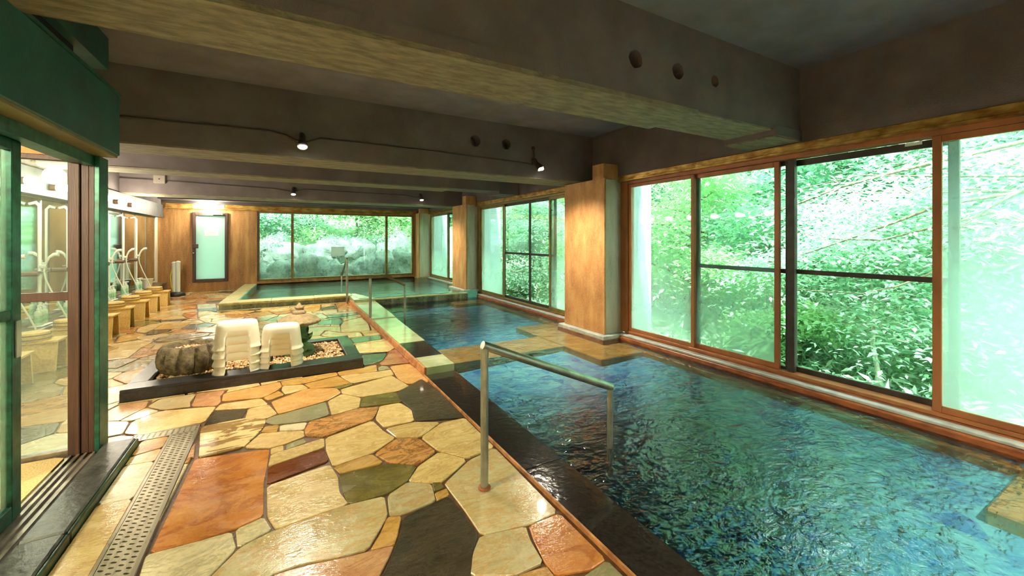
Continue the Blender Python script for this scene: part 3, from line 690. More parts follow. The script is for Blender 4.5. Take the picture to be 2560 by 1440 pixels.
# ------------------------------------------------------------------ entrance partition at the left
wp = struct('wall_partition', 'dark green header box over the sliding entrance', 'wall')
bxp('header_box', -1.30, -.95, -2.6, 3.68, 1.955, 2.355, M['green_paint'], wp, .006)
bxp('header_cap', -1.32, -.945, -2.6, 3.685, 2.352, 2.372, M['green_metal'], wp)
bxp('header_underside', -1.29, -.96, -2.6, 3.67, 1.94, 1.956, M['sash_olive'], wp)
bxp('slot_shade', -1.60, -1.26, -2.6, 3.95, 2.372, 2.75, M['slot'], wp)  # solid black box paints the shade of the open slot
bxp('bulkhead', -1.36, -1.20, -2.6, 4.39, 2.735, 2.985, M['green_paint'], wp)
bxp('entry_ceiling', -2.77, -1.30, -2.6, 3.69, 2.16, 2.20, M['dirty_wall'], wp)
bxp('entry_upper', -2.77, -1.25, 3.66, 3.74, 1.93, 2.63, M['rust'], wp)
d2 = struct('door_2', 'sliding glass entrance door in peeling green frame', 'door')
MB().box(-1.185, -1.13, 3.63, 3.76, .02, 1.94, .004).box(-1.13, -1.09, 3.645, 3.745, .02, 1.94, .004).box(-1.09, -1.06, 3.635, 3.755, .02, 1.94, .004).build('jamb', M['brown_wood'], d2)
bxp('jamb_edge', -1.06, -1.032, 3.62, 3.77, .0, 1.94, M['green_metal'], d2, .004)
MB().box(-1.18, -1.13, -2.6, 3.63, 1.885, 1.94).box(-1.11, -1.06, -2.6, 3.66, 1.875, 1.94).build('head_track', M['green_metal'], d2)
for xx in (-1.178, -1.142, -1.106, -1.066): bxp('floor_track', xx, xx+.014, -2.6, 3.63, .0, .03, M['track'], d2)
bxp('track_bed', -1.185, -1.045, -2.6, 3.64, -.01, .016, M['track'], d2)
lf = MB().box(-1.178, -1.138, 2.905, 2.985, .03, 1.885, .004).box(-1.178, -1.138, 1.50, 1.57, .03, 1.885, .004).box(-1.178, -1.138, 1.57, 2.905, .03, .11, .004).box(-1.178, -1.138, 1.57, 2.905, 1.83, 1.885, .004).build('door_leaf', M['green_metal'], d2)
bxp('pane', -1.16, -1.155, 1.57, 2.905, .11, 1.83, M['glass_part'], lf); bxp('leaf_rail', -1.174, -1.142, 1.57, 2.905, 1.01, 1.06, M['green_metal'], lf, .003)
bxp('pull_plate', -1.137, -1.13, 2.925, 2.965, .82, 1.0, M['steel'], lf)
w5 = struct('window_5', 'fixed glass screen between entrance and showers', 'window')
bxp('pane', -2.77, -1.185, 3.698, 3.703, .05, 1.93, M['glass_part'], w5)
bxp('mid_rail', -2.77, -1.185, 3.68, 3.72, 1.008, 1.062, M['brown_wood'], w5, .003); bxp('bottom_rail', -2.77, -1.185, 3.675, 3.725, .0, .05, M['track'], w5, .003); bxp('top_rail', -2.77, -1.185, 3.675, 3.725, 1.90, 1.94, M['brown_wood'], w5, .003)

# ------------------------------------------------------------------ pools
def cx(y): return 1.50 + .025*y          # inner edge of the long kerb
pool = thing('pool', 'long blue indoor pool beside the windows', 'pool', (2.8, 3.2, 0))
N = 12; ys = [-2.6 + (9.06+2.6)*i/N for i in range(N+1)]
mb = MB()
L = [(cx(yy), yy) for yy in ys]; PB = L + [(4.14, 9.06), (4.14, -2.6)]
n = len(PB); v = [(x, yy, -.20+.09*max(0, min(1, (x-1.8)/2.3))) for x, yy in PB] + [(x, yy, .0) for x, yy in PB]
mb.add(v, [list(range(n))[::-1]] + [(i, n+i, n+(i+1)%n, (i+1)%n) for i in range(n)])
# orient normals inwards
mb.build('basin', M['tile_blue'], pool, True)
mw = MB(); v = [(x, yy, -.004) for x, yy in PB]; mw.add(v, [list(range(n))[::-1]]); wo = mw.build('water', M['water'], pool, True)
for a, b, x0 in ((-1.4, .68, 3.32), (3.78, 5.86, 3.36), (8.55, 9.05, 3.36)):
    bxp('submerged_ledge', x0, 4.139, a, b, -.215, -.055, M['ledge_sub'], pool, .01)
for a, b in ((.68, 3.78), (5.86, 8.55)): bxp('submerged_ledge', 4.06, 4.139, a, b, -.215, -.05, M['ledge_sub'], pool, .01)
MB().prism([(cx(4.5)+.002,4.55),(3.36,4.55),(3.36,5.2),(cx(5.2)+.002,5.2)], -.215, -.07).build('submerged_sill', M['ledge_sub'], pool, True)
# black flush kerb stones, raised pale kerb, edging
for a, b in ((-2.6, -.9), (-.9, .55), (.55, 2.12), (2.12, 4.10)):
    MB().prism([(1.282, a+.003), (cx(a), a+.003), (cx(b), b-.003), (1.282, b-.003)], -.2, .004).build('black_curb_stone', M['black_stone'], pool, True)
MB().prism([(1.62,4.1),(cx(4.1)-.002,4.1),(cx(4.5),4.5),(1.62,4.5)], -.2, .002).build('black_curb_stone', M['black_stone'], pool, True)
bxp('curb_edging', 1.262, 1.274, -2.6, 9.6, -.1, .012, M['curb_face'], pool)
bxp('curb_gutter', 1.274, 1.283, -2.6, 4.1, -.1, -.006, M['slot'], pool)
for a, b, m_ in ((4.12, 4.52, 'curb_stone'), (4.522, 5.25, 'black_stone'), (5.252, 7.04, 'curb_stone'), (7.05, 9.0, 'curb_stone')):
    hz = .072 if b < 7.045 else .085
    if m_ == 'black_stone': hz -= .004  # black piece paints a wet film and its dark reflection
    MB().prism([(1.30, a), (cx(a), a), (cx(b), b), (1.30, b)], -.2, hz).build('raised_curb_stone', M[m_], pool, True)
for a, b in ((4.12, 5.6), (5.602, 7.04), (7.05, 8.5), (8.502, 9.6)):
    bxp('curb_face_stone', 1.276, 1.299, a, b, -.02, .074, M['curb_face'], pool, .004)
far = thing('raised_pool', 'shallow raised green pool below the back window', 'pool', (1.6, 11.5, 0))
WP = [(-.80,10.06),(1.36,10.06),(1.42,9.10),(4.14,9.10),(4.14,13.5),(-.62,13.5)]
n = len(WP)
MB().add([(x, yy, -.03) for x, yy in WP]+[(x, yy, .15) for x, yy in WP], [list(range(n))]+[(i, n+i, n+(i+1)%n, (i+1)%n) for i in range(n)]).build('basin', M['tile_green'], far, True)
MB().add([(x, yy, .135) for x, yy in WP], [list(range(n))]).build('water', M['water_far'], far, True)
for a, b in ((-1.085, -.2), (-.198, .6), (.602, 1.36)):
    bxp('rim_stone', a, b, 9.68, 10.06, .10, .155, M['rim_top'], far, .012)
bxp('rim_face', -1.075, 1.34, 9.70, 9.80, -.05, .10, M['rim_face'], far)
bxp('rim_foot', -1.10, 1.30, 9.62, 9.70, -.02, .015, M['rim_top'], far, .006)
for a, b in ((10.06, 11.2), (11.205, 12.4), (12.405, 13.5)):
    xa = -1.085+(a-9.7)*.045; xb = -1.085+(b-9.7)*.045
    MB().prism([(xa, a), (-.80+(a-10.06)*.052, a), (-.80+(b-10.06)*.052, b), (xb, b)], -.05, .155).build('rim_stone', M['rim_top'], far, True)
bxp('weir_stone', 1.72, 3.84, 9.0, 9.12, -.3, .13, M['rim_top'], far, .008)
bxp('weir_face', 1.72, 3.84, 8.985, 9.0, -.3, .105, M['rim_face'], far)
MB().prism([(1.30,9.0),(1.72,9.0),(1.72,9.12),(1.46,10.07),(1.30,10.07)], -.05, .14).build('rim_stone', M['curb_stone'], far, True)

# ------------------------------------------------------------------ handrails
def flange(p, r=.036, z=.004): return MB().lathe([(r, z), (r, z+.006), (r*.6, z+.01)], p, 16)
h = thing('handrail', 'grey steel handrail sloping into the pool, closest to the camera', 'handrail', (.99, 2.08, 0), group='pool handrails')
MB().tube([(0,0,0),(0,0,.79)], .022, 14).build('post', M['rail'], h); MB().tube([(0,0,-.2),(0,0,.395)], .020, 14).build('post', M['rail'], h).location = (.934, 0, 0)
MB().tube([(-.012,0,.806),(.945,0,.402)], .025, 14).build('grip', M['rail'], h); flange((0,0,0)).build('flange', M['sill_rust'], h)
h = thing('handrail', 'bent handrail with brown grip at the middle of the pool edge', 'handrail', (1.315, 7.2, 0), group='pool handrails')
MB().tube([(-.02,0,0),(-.02,0,.74)], .023, 12).build('post', M['rail'], h); MB().tube([(.565,0,-.5),(.565,0,.585)], .017, 12).build('post', M['rail'], h)
MB().tube([(-.11,0,.757),(.255,0,.757),(.568,0,.59)], .021, 12).build('grip', M['rail_brown'], h); flange((-.02,0,0), .04, 0).build('flange', M['sill_rust'], h)
h = thing('handrail', 'tall handrail running back into the raised pool', 'handrail', (1.235, 9.58, 0), group='pool handrails')
MB().tube([(0,0,0),(0,0,.97)], .024, 12).build('post', M['rail'], h); MB().tube([(0.02,1.12,-.2),(.02,1.12,.53)], .017, 12).build('post', M['rail'], h)
MB().tube([(0,-.01,.978),(.02,1.13,.53)], .021, 12).build('grip', M['rail_brown'], h); flange((0,0,0), .04, 0).build('flange', M['sill_rust'], h)

# ------------------------------------------------------------------ planter with gravel, bowl, lantern
pl = thing('planter_box', 'low black stone planter box filled with gravel', 'planter', (-.22, 5.3, 0))
bxp('front_wall', -1.215, .77, 4.69, 4.90, 0, .105, M['planter'], pl, .006); bxp('front_lip', -1.213, .768, 4.682, 4.692, .0, .078, M['planter'], pl)
bxp('back_wall', -1.215, .77, 5.78, 5.92, 0, .10, M['planter'], pl, .006); bxp('side_wall', -1.215, -1.07, 4.90, 5.78, 0, .104, M['planter'], pl, .006); bxp('side_wall', .63, .77, 4.90, 5.78, 0, .104, M['planter'], pl, .006)
bxp('soil_bed', -1.07, .63, 4.90, 5.78, 0, .045, M['mortar'], pl)
def gravel_mat():
    t = NT('pea_gravel'); vo = t.new('ShaderNodeTexVoronoi'); vo.inputs['Scale'].default_value = 26; t.link(t.coord((1,1,1)), vo.inputs['Vector'])
    sp = t.new('ShaderNodeSeparateColor'); t.link(vo.outputs['Color'], sp.inputs[0])
    col = t.ramp(sp.outputs[0], [(.0, srgb(150,106,64)), (.35, srgb(206,160,104)), (.65, srgb(224,190,138)), (1, srgb(236,216,176))])
    return t.done(t.pbr(col, .45))
M['gravel'] = gravel_mat()
def pebbles(name, pts, rad, mat, seed):
    r = np.random.RandomState(seed); P = np.array(pts); k = len(P)
    base = np.array([(1,0,0),(-1,0,0),(0,1,0),(0,-1,0),(0,0,1),(0,0,-1)], float)
    tri = np.array([(0,2,4),(2,1,4),(1,3,4),(3,0,4),(2,0,5),(1,2,5),(3,1,5),(0,3,5)])
    sc = rad*(.7+.6*r.rand(k,1,3)); sc[...,2] *= .7
    A = r.rand(k)*6.28; ca, sa = np.cos(A), np.sin(A)
    V = base[None]*sc; V += (r.rand(k,6,3)-.5)*rad*.35
    x = V[...,0]*ca[:,None]-V[...,1]*sa[:,None]; yv = V[...,0]*sa[:,None]+V[...,1]*ca[:,None]
    V = np.stack([x, yv, V[...,2]], -1) + P[:,None]
    F = (tri[None]+6*np.arange(k)[:,None,None]).reshape(-1,3)
    return bulk(name, V.reshape(-1,3), F, mat, True)
def bulk(name, V, F, mat, smooth=False):
    me = bpy.data.meshes.new(name); nv, nf, k = len(V), len(F), F.shape[1]
    me.vertices.add(nv); me.vertices.foreach_set('co', V.astype(np.float32).ravel())
    me.loops.add(nf*k); me.loops.foreach_set('vertex_index', F.astype(np.int32).ravel())
    me.polygons.add(nf); me.polygons.foreach_set('loop_start', np.arange(0, nf*k, k, dtype=np.int32)); me.polygons.foreach_set('loop_total', np.full(nf, k, np.int32))
    if smooth: me.polygons.foreach_set('use_smooth', np.ones(nf, bool))
    me.update(calc_edges=True); me.materials.append(mat)
    o = bpy.data.objects.new(name, me); COL.objects.link(o); return o
rg = np.random.RandomState(3)
pts = [(rg.uniform(-1.06,.62), rg.uniform(4.905,5.775), .05+rg.uniform(0,.022)) for _ in range(4200)]
g = pebbles('gravel', pts, .017, M['gravel'], 4); tag(g, 'tan and cream pea gravel filling the black planter', 'gravel', kind='stuff')
bowl = thing('stone_bowl', 'ribbed pumpkin-shaped stone bowl on the planter gravel', 'bowl', (-.82, 5.22, .062))
prof = [(0,0,0),(.62,.0,.3),(.86,.035,.7),(1.0,.10,1),(1.03,.16,1),(.98,.22,1),(.90,.262,.9),(.82,.285,.8),(.74,.285,.6),(.68,.265,.2),(.65,.22,0),(0,.205,0)]
mbw = MB(); nn = 176; v = []; Rb = .262
for r_, z, k in prof:
    for j in range(nn):
        a = 2*math.pi*j/nn; lob = abs(math.sin(5.5*a+.5))**.6; rr = Rb*r_*(1-.26*k+.28*k*lob); v.append((rr*math.cos(a), rr*math.sin(a), z*(1-.05*k*(1-lob))))
f = [(i*nn+j, i*nn+(j+1)%nn, (i+1)*nn+(j+1)%nn, (i+1)*nn+j) for i in range(len(prof)-1) for j in range(nn)]
mbw.add(v, f, True).build('ribbed_body', M['rock'], bowl)
pts = []
while len(pts) < 420:
    a, b = rg.uniform(-.17,.17), rg.uniform(-.17,.17)
    if a*a+b*b < .162**2: pts.append((-.82+a, 5.22+b, .062+.21+rg.uniform(0,.022)))
g = pebbles('gravel', pts, .015, M['gravel'], 5); tag(g, 'small gravel lying inside the ribbed stone bowl', 'gravel', kind='stuff')
ln = thing('stone_lantern', 'small stone garden lantern with wide cap behind the stools', 'lantern', (.17, 5.36, .06))
MB().lathe([(.0,0),(.17,0),(.175,.03),(.14,.06),(.10,.075),(.0,.08)], n=6, rot=.3).build('base', M['moss_stone'], ln)
def petals(zc, r0, r1, hgt, n, up):
    mbp = MB()
    for k in range(n):
        a = 2*math.pi*k/n + .2
        vv = []; ff = []; U, Wd = 7, 5
        for i in range(U):
            u = i/(U-1); rr = r0+(r1-r0)*math.sin(u*1.57); z = zc + hgt*(u if up else -u) ; hw = .085*math.sin(math.pi*(.18+.8*u))
            for j in range(Wd):
                w = (j/(Wd-1)-.5)*2; px = rr - .02*w*w; py = hw*w
                vv.append((px*math.cos(a)-py*math.sin(a), px*math.sin(a)+py*math.cos(a), z-.012*w*w))
        o = len(vv); vv += [(x*.9, y_*.9, z-.008) for x, y_, z in vv]
        for i in range(U-1):
            for j in range(Wd-1):
                q = (i*Wd+j, i*Wd+j+1, (i+1)*Wd+j+1, (i+1)*Wd+j); ff += [q, tuple(o+t for t in q[::-1])]
        rim = [j for j in range(Wd)] + [(i+1)*Wd-1 for i in range(1, U)] + [(U-1)*Wd+j for j in range(Wd-2, -1, -1)] + [i*Wd for i in range(U-2, 0, -1)]
        for i in range(len(rim)): ff.append((rim[i], o+rim[i], o+rim[(i+1)%len(rim)], rim[(i+1)%len(rim)]))
        mbp.add(vv, ff, True)
    return mbp
petals(.16, .05, .165, .10, 8, False).build('lower_petals', M['moss_stone'], ln)
MB().lathe([(.08,.07),(.09,.10),(.075,.13),(.07,.17),(.09,.19),(.10,.205),(0,.21)], n=18).build('stem', M['moss_stone'], ln)
petals(.155, .06, .15, .09, 8, True).build('upper_petals', M['moss_stone'], ln)
cb = MB(); ch_ = [(.085,.22),(.098,.25),(.10,.29),(.095,.345),(.085,.365)]
co = cb.lathe(ch_, n=24).build('light_chamber', M['moss_stone'], ln)
for a in (-.55, 1.02, 2.6, 4.16):
    MB().add(*(lambda c, u: ([tuple(c+u*.028*math.cos(t*.5236)+Vector((0,0,.03*math.sin(t*.5236)))) for t in range(12)], [list(range(12))]))(Vector((.101*math.cos(a), .101*math.sin(a), .292)), Vector((-math.sin(a), math.cos(a), 0)))).build('hole_shade_disc', M['slot'], ln)  # flat black discs paint the shade inside the openings
vv = []; nn = 48; profc = [(.05,.362,0),(.21,.362,.0),(.245,.378,1),(.248,.392,1),(.235,.402,.9),(.185,.425,.6),(.12,.458,.3),(.07,.478,.1),(.0,.482,0)]
for r_, z, k in profc:
    for j in range(nn):
        a = 2*math.pi*j/nn; hexr = math.cos(math.pi/6)/math.cos(((a+.4) % (math.pi/3))-math.pi/6); rr = r_*(1-.8*k+.8*k*hexr) if k else r_
        vv.append((rr*math.cos(a), rr*math.sin(a), z+.014*k*max(0, hexr-.93)/.07))
MB().add(vv, [(i*nn+j, i*nn+(j+1)%nn, (i+1)*nn+(j+1)%nn, (i+1)*nn+j) for i in range(len(profc)-1) for j in range(nn)], True).build('cap', M['lantern'], ln)
MB().lathe([(.068,.474),(.075,.485),(.062,.51),(.04,.522),(.036,.53),(.048,.54),(.045,.556),(.022,.578),(.008,.598),(0,.602)], n=18).build('finial', M['lantern'], ln)

# ------------------------------------------------------------------ stacked plastic stools
def bath_stool(h, a0, a1, b0, b1, op):
    zs = [0, .012, .03, .2*h, .35*h, .5*h, op*h, .72*h, .85*h, .93*h, .975*h, h]
    nn = 72; v = []; ex = 3.2
    def ring(s_a, s_b, z):
        for j in range(nn):
            t = 2*math.pi*(j+.5)/nn; c, s_ = math.cos(t), math.sin(t); k = (abs(c)**ex+abs(s_)**ex)**(-1/ex); v.append((s_a*k*c, s_b*k*s_, z))
    for i, z in enumerate(zs):
        u = z/h; aa = a1+(a0-a1)*u; bb = b1+(b0-b1)*u; e = .010 if i == 0 else (.008 if i == 1 else 0)
        sh = {9: .004, 10: .012, 11: .032}.get(i, 0); ring(aa+e-sh, bb+e-sh, z)
    ring(a0*.4, b0*.4, h-.004); f = []
    for i in range(len(zs)-1):
        for j in range(nn):
            ang = math.degrees(2*math.pi*(j+1)/nn); d = min(abs((ang-90+180) % 360-180), abs((ang-270+180) % 360-180))
            if zs[i+1] <= op*h+1e-6 and d < 25.5: continue
            f.append((i*nn+j, i*nn+(j+1)%nn, (i+1)*nn+(j+1)%nn, (i+1)*nn+j))
    k = len(zs)-1
    for j in range(nn): f.append((k*nn+j, k*nn+(j+1)%nn, (k+1)*nn+(j+1)%nn, (k+1)*nn+j))
    f.append([(k+1)*nn+j for j in range(nn)])
    return v, f
def stool_stack(x, y_, z, rz, spec, dz, where):
    v, f = bath_stool(*spec); proto = None
    names = ['bottom', 'third from the top', 'second from the top', 'topmost']
    for k in range(4):
        if proto is None:
            proto = MB().add(v, f, True).build('plastic_stool', M['plastic'], None); proto.data.set_sharp_from_angle(angle=.5); sd = proto.modifiers.new('s', 'SOLIDIFY'); sd.thickness = .0035; sd.offset = -1; o = proto
        else: o = proto.copy(); COL.objects.link(o)
        o.location = (x+R.uniform(-.002,.002), y_, z+k*dz); o.rotation_euler = (0, 0, rz)
        tag(o, 'ivory plastic bath stool, %s of the %s stack on the planter' % (names[k], where), 'stool', 'stacked plastic bath stools')
stool_stack(-.385, 4.865, .107, .06, (.255, .168, .198, .125, .15, .5), .077, 'taller left')
stool_stack(-.005, 4.865, .107, -.10, (.25, .162, .19, .122, .145, .5), .055, 'lower right')

# ------------------------------------------------------------------ wash places along the left wall
def wooden_stool():
    o = thing('wooden_stool', '', 'stool', group='cypress stools along the wash ledge')
    MB().box(-.18, .18, -.135, .135, .295, .32, .004).build('seat', M['hinoki'], o)
    for s in (-1, 1):
        a, b = s*.098, s*.145; t = .011
        v = [(-.165, b-t, 0), (.165, b-t, 0), (.165, b+t, 0), (-.165, b+t, 0), (-.165, a-t, .296), (.165, a-t, .296), (.165, a+t, .296), (-.165, a+t, .296)]
        p = MB().add(v, [(0,3,2,1),(4,5,6,7),(0,1,5,4),(2,3,7,6),(0,4,7,3),(1,2,6,5)]).build('side_board', M['hinoki'], o)
        v2 = [(x+(.0015 if x > 0 else 0)+ (0 if x > 0 else .329), yy, z) for x, yy, z in v]
        MB().add(v2, [(0,3,2,1),(4,5,6,7),(0,1,5,4),(2,3,7,6),(0,4,7,3),(1,2,6,5)]).build('lit_board_edge', M['hinoki_lit'], p)  # thin paler strip, window light put into its colour
    return o
def wooden_bucket():
    o = thing('wooden_bucket', '', 'bucket', group='cypress wash buckets on the stools')
    MB().lathe([(.128,0),(.132,.004),(.118,.086),(.112,.09),(.04,.088),(0,.086)], n=28).build('body', M['hinoki'], o)
    for z, r_ in ((.022, .1305), (.062, .1245)): MB().lathe([(r_-.003,z-.005),(r_+.0015,z-.004),(r_+.0005,z+.004),(r_-.004,z+.005)], n=28).build('hoop', M['hoop'], o)
    return o
SY = [5.60, 6.33, 7.13, 7.95, 8.73, 9.51, 10.27, 11.09]
ordn = ['nearest', 'second nearest', 'third', 'fourth', 'fifth', 'sixth', 'second farthest', 'farthest']
sp, bp = wooden_stool(), wooden_bucket()
for k, yy in enumerate(SY):
    o = sp if k == 0 else copy_tree(sp); o.location = (-2.265+R.uniform(-.01,.01), yy, 0); o.rotation_euler = (0, 0, R.uniform(-.05,.05))
    o['label'] = 'pale cypress wash stool, %s of the row along the showers' % ordn[k]
    o = bp if k == 0 else copy_tree(bp); o.location = (-2.315, yy-.02, .3205); o.rotation_euler = (0, 0, R.uniform(0,3))
    o['label'] = 'upturned cypress bucket on the %s stool of the shower row' % ordn[k]
PY = [5.82, 6.60, 7.37, 8.15, 8.93, 9.72, 10.47, 11.27]
def shower():
    o = thing('shower', '', 'shower', group='wall showers above the ledge')
    MB().tube([(-.09,0,1.50),(-.03,0,1.52),(0,0,1.48),(0,0,-.0)], .018, 10).build('riser_pipe', M['white_pipe'], o)
    MB().tube([(-.10,-.16,.64),(.05,-.16,.64)], .03, 12).build('valve_knob', M['knob'], o)
    MB().tube([(-.05,-.16,.64),(-.02,-.08,.645),(.02,0,.65),(.05,.05,.66)], .016, 8).build('valve_arm', M['chrome'], o)
    MB().box(-.015, .06, -.02, .02, .70, .74, .006).build('holder', M['white_pipe'], o)
    hd = MB().tube([(.04,0,.66),(.055,0,.76),(.085,0,.83),(.13,0,.868),(.17,0,.87)], [.012,.013,.015,.022,.026], 12).build('shower_head', M['white_pipe'], o)
    MB().tube([(.04,0,.66),(.05,.01,.56),(.09,.05,.40),(.15,.09,.22),(.20,.12,.06),(.205,.12,.02)], .009, 8).build('hose', M['white_pipe'], o)
    return o
def bottle(h, r_):
    o = thing('pump_bottle', '', 'bottle', group='pump bottles on the wash ledge')
    MB().lathe([(r_*.95,0),(r_,.01),(r_,h*.62),(r_*.8,h*.72),(r_*.35,h*.77),(r_*.35,h*.82)], n=14).build('body', M['bottle'], o)
    MB().lathe([(r_*.45,h*.81),(r_*.45,h*.86),(.006,h*.87),(.006,h)], n=10).build('pump', M['white_pipe'], o); MB().tube([(-.008,0,h),(.045,0,h-.004)], .007, 8).build('spout', M['white_pipe'], o)
    MB().lathe([(r_+.0008,h*.15),(r_+.0008,h*.5)], n=14).build('label', M['bottle_mark'], o)
    return o
sh, bt = shower(), bottle(.24, .036)
places = ['nearest', 'second nearest', 'third', 'fourth', 'fifth', 'sixth', 'second farthest', 'farthest']
bpos = ['left', 'middle', 'right']
first = True
for k, yy in enumerate(PY):
    o = sh if k == 0 else copy_tree(sh); o.location = (-2.655, yy, .337); o['label'] = 'white hand shower with riser pipe, %s along the left wall' % places[k]
    tr_ = thing('bottle_tray', 'white tray holding pump bottles at the %s shower' % places[k], 'tray', (-2.60, yy-.12, .336), group='bottle trays on the ledge')
    MB().box(-.06, .06, -.15, .15, 0, .012, .004).build('tray', M['white_pipe'], tr_)
    for q in range(3):
        b_ = bt if first else copy_tree(bt); first = False
        b_.location = (-2.60+R.uniform(-.01,.01), yy-.12+(q-1)*.092, .3485); b_.rotation_euler = (0, 0, R.uniform(-.4,.4)); b_['label'] = 'pale mint pump bottle, %s of three at the %s shower' % (bpos[q], places[k])
for k in range(11):
    y0 = 4.55+k*.785
    mo = thing('mirror', 'steamed mirror panel, number %s from the near end' % ['one','two','three','four','five','six','seven','eight','nine','ten','eleven'][k], 'mirror', (-2.767, y0+.39, .38), group='mirror panels on the left wall')
    MB().box(0, .008, -.375, .375, 0, 1.545).build('glass', M['mirror'], mo); MB().box(0, .014, .375, .41, 0, 1.545, .003).build('joint_strip', M['white_pipe'] if k in (5, 8, 10) else M['steel'], mo)
tub = thing('wash_tub', 'white translucent tub at the far end of the wash ledge', 'tub', (-2.58, 11.62, .336))
MB().lathe([(.09,0),(.125,.20),(.13,.205),(.12,.2),(.085,.006),(0,.006)], n=24).build('tub_wall', M['plastic'], tub)

# ------------------------------------------------------------------ lamps
def plight(parent, loc, power, color, size=.05, spot=None):
    d = bpy.data.lights.new('lamp_light', 'SPOT' if spot else 'POINT'); d.energy = power; d.color = color; d.shadow_soft_size = size
    if spot: d.spot_size = math.radians(spot); d.spot_blend = 1.0
    o = bpy.data.objects.new('lamp_light', d); COL.objects.link(o); o.parent = parent; o.location = loc; return o
WARM = (1.0, .88, .68)
for k, yy in enumerate([5.25, 6.02, 6.80, 7.55, 8.32, 9.10, 9.87, 10.64]):
    o = thing('wall_lamp', 'white globe lamp on the soffit over the %s shower' % places[k], 'lamp', (-2.62, yy, 2.07), group='globe lamps over the showers')
    MB().tube([(0,0,0),(.055,0,0)], .042, 16).build('base', M['knob'], o)
    MB().tube([(.056,0,0),(.062,0,0),(.15,0,0),(.165,0,0)], [.03,.048,.05,.032], 18).build('globe', M['globe'], o)
    plight(o, (.24, 0, 0), 14, WARM, .06)
def spotlamp(label, x, y_, z, power, tilt=0.0, grp='spot lamps on the beams', rz=0.0):
    o = thing('spot_lamp', label, 'lamp', (x, y_, z), rz, group=grp)
    MB().tube([(0,.0,.15),(0,-.05,.13),(tilt*.3,-.075,.08)], [.03,.034,.03], 12).build('mount', M['conduit'], o)
    MB().tube([(tilt*.3,-.075,.09),(tilt*.6,-.115,.045),(tilt,-.145,.0)], [.028,.042,.05], 16, False).build('housing', M['conduit'], o)
    MB().lathe([(0,-.022),(.03,-.016),(.043,.0),(.03,.012),(0,.014)], (tilt,-.147,.0), 16).build('bulb', M['bulb'], o)
    plight(o, (tilt, -.17, -.06), power, WARM, .05, 136)
    return o
spotlamp('spot lamp left of centre on the second beam', .184, 4.95, 2.37, 165)
spotlamp('spot lamp at the window end of the second beam', 3.12, 4.95, 2.385, 150, .04)
spotlamp('spot lamp left of centre on the far beam', .21, 10.27, 2.38, 230)
spotlamp('spot lamp at the window end of the far beam', 3.07, 10.27, 2.39, 120)
spotlamp('added fill lamp left of centre on the unseen beam behind the viewer', .18, -1.35, 2.37, 120)  # unseen lamp, added to light the room from behind the camera
spotlamp('added fill lamp left of centre on the pool side of the unseen beam behind the viewer', .1, -.85, 2.37, 120, rz=math.pi)  # second unseen lamp added as fill for the near floor
spotlamp('added fill lamp at the window end of the unseen beam behind the viewer', 3.0, -.85, 2.37, 210, rz=math.pi)  # unseen lamp added to brighten the near end of the pool
o = thing('ceiling_lamp', 'warm lamp on the entrance ceiling', 'lamp', (-1.95, 1.7, 2.16)); MB().lathe([(.12,0),(.12,-.03),(.10,-.06),(0,-.07)], n=24).build('shade', M['globe'], o); plight(o, (0,0,-.14), 130, (1.0,.84,.58), .08)
fl = thing('fluorescent_lamp', 'lit fluorescent tube lamp above the back door', 'lamp', (-1.70, 13.42, 2.27))
MB().box(-.34, .34, -.02, .02, -.02, .05, .004).build('housing', M['sill_white'], fl)
for z in (.01, -.035): MB().tube([(-.33,-.045,z),(.33,-.045,z)], .022, 12).build('tube', M['tube_lit'], fl)
plight(fl, (0,-.16,-.04), 50, (1,.93,.74), .1)
def pipe(name, label, pts, r_, m, group=None):
    o = MB().tube(pts, r_, 8).build(name, m); tag(o, label, 'conduit', group); return o
pipe('conduit', 'dark conduit dipping down to the left lamp on the second beam', [(-2.7,4.935,2.50),(-1.2,4.935,2.505),(-.12,4.935,2.525),(.03,4.935,2.50),(.13,4.935,2.45),(.184,4.92,2.45)], .009, M['conduit'], 'conduits on the beams')
pipe('conduit', 'dark conduit from the left lamp to the window-side lamp, second beam', [(.184,4.92,2.45),(.24,4.935,2.45),(.36,4.935,2.505),(1.6,4.935,2.50),(2.95,4.935,2.475),(3.10,4.92,2.46)], .009, M['conduit'], 'conduits on the beams')
pipe('conduit', 'thin cable rising from the window-side lamp to a beam hole', [(3.10,4.935,2.48),(3.13,4.93,2.58),(3.126,4.94,2.69)], .012, M['conduit'], 'conduits on the beams')
pipe('conduit', 'dark conduit to the left lamp on the far beam', [(-2.7,10.255,2.55),(-1.95,10.255,2.54),(-.15,10.255,2.50),(.1,10.255,2.46),(.21,10.24,2.45)], .010, M['conduit'], 'conduits on the beams')
pipe('conduit', 'dark conduit between the two lamps on the far beam', [(.21,10.24,2.45),(.45,10.255,2.52),(2.7,10.255,2.50),(2.95,10.255,2.46),(3.07,10.24,2.46)], .010, M['conduit'], 'conduits on the beams')
jb = thing('junction_box', 'square grey junction box on the far beam', 'box', (-2.07, 10.27, 2.56)); MB().box(-.09, .09, -.07, 0, -.08, .08, .008).build('case', M['box_grey'], jb); MB().tube([(0,-.071,0),(0,-.078,0)], .012, 10).build('screw', M['conduit'], jb)

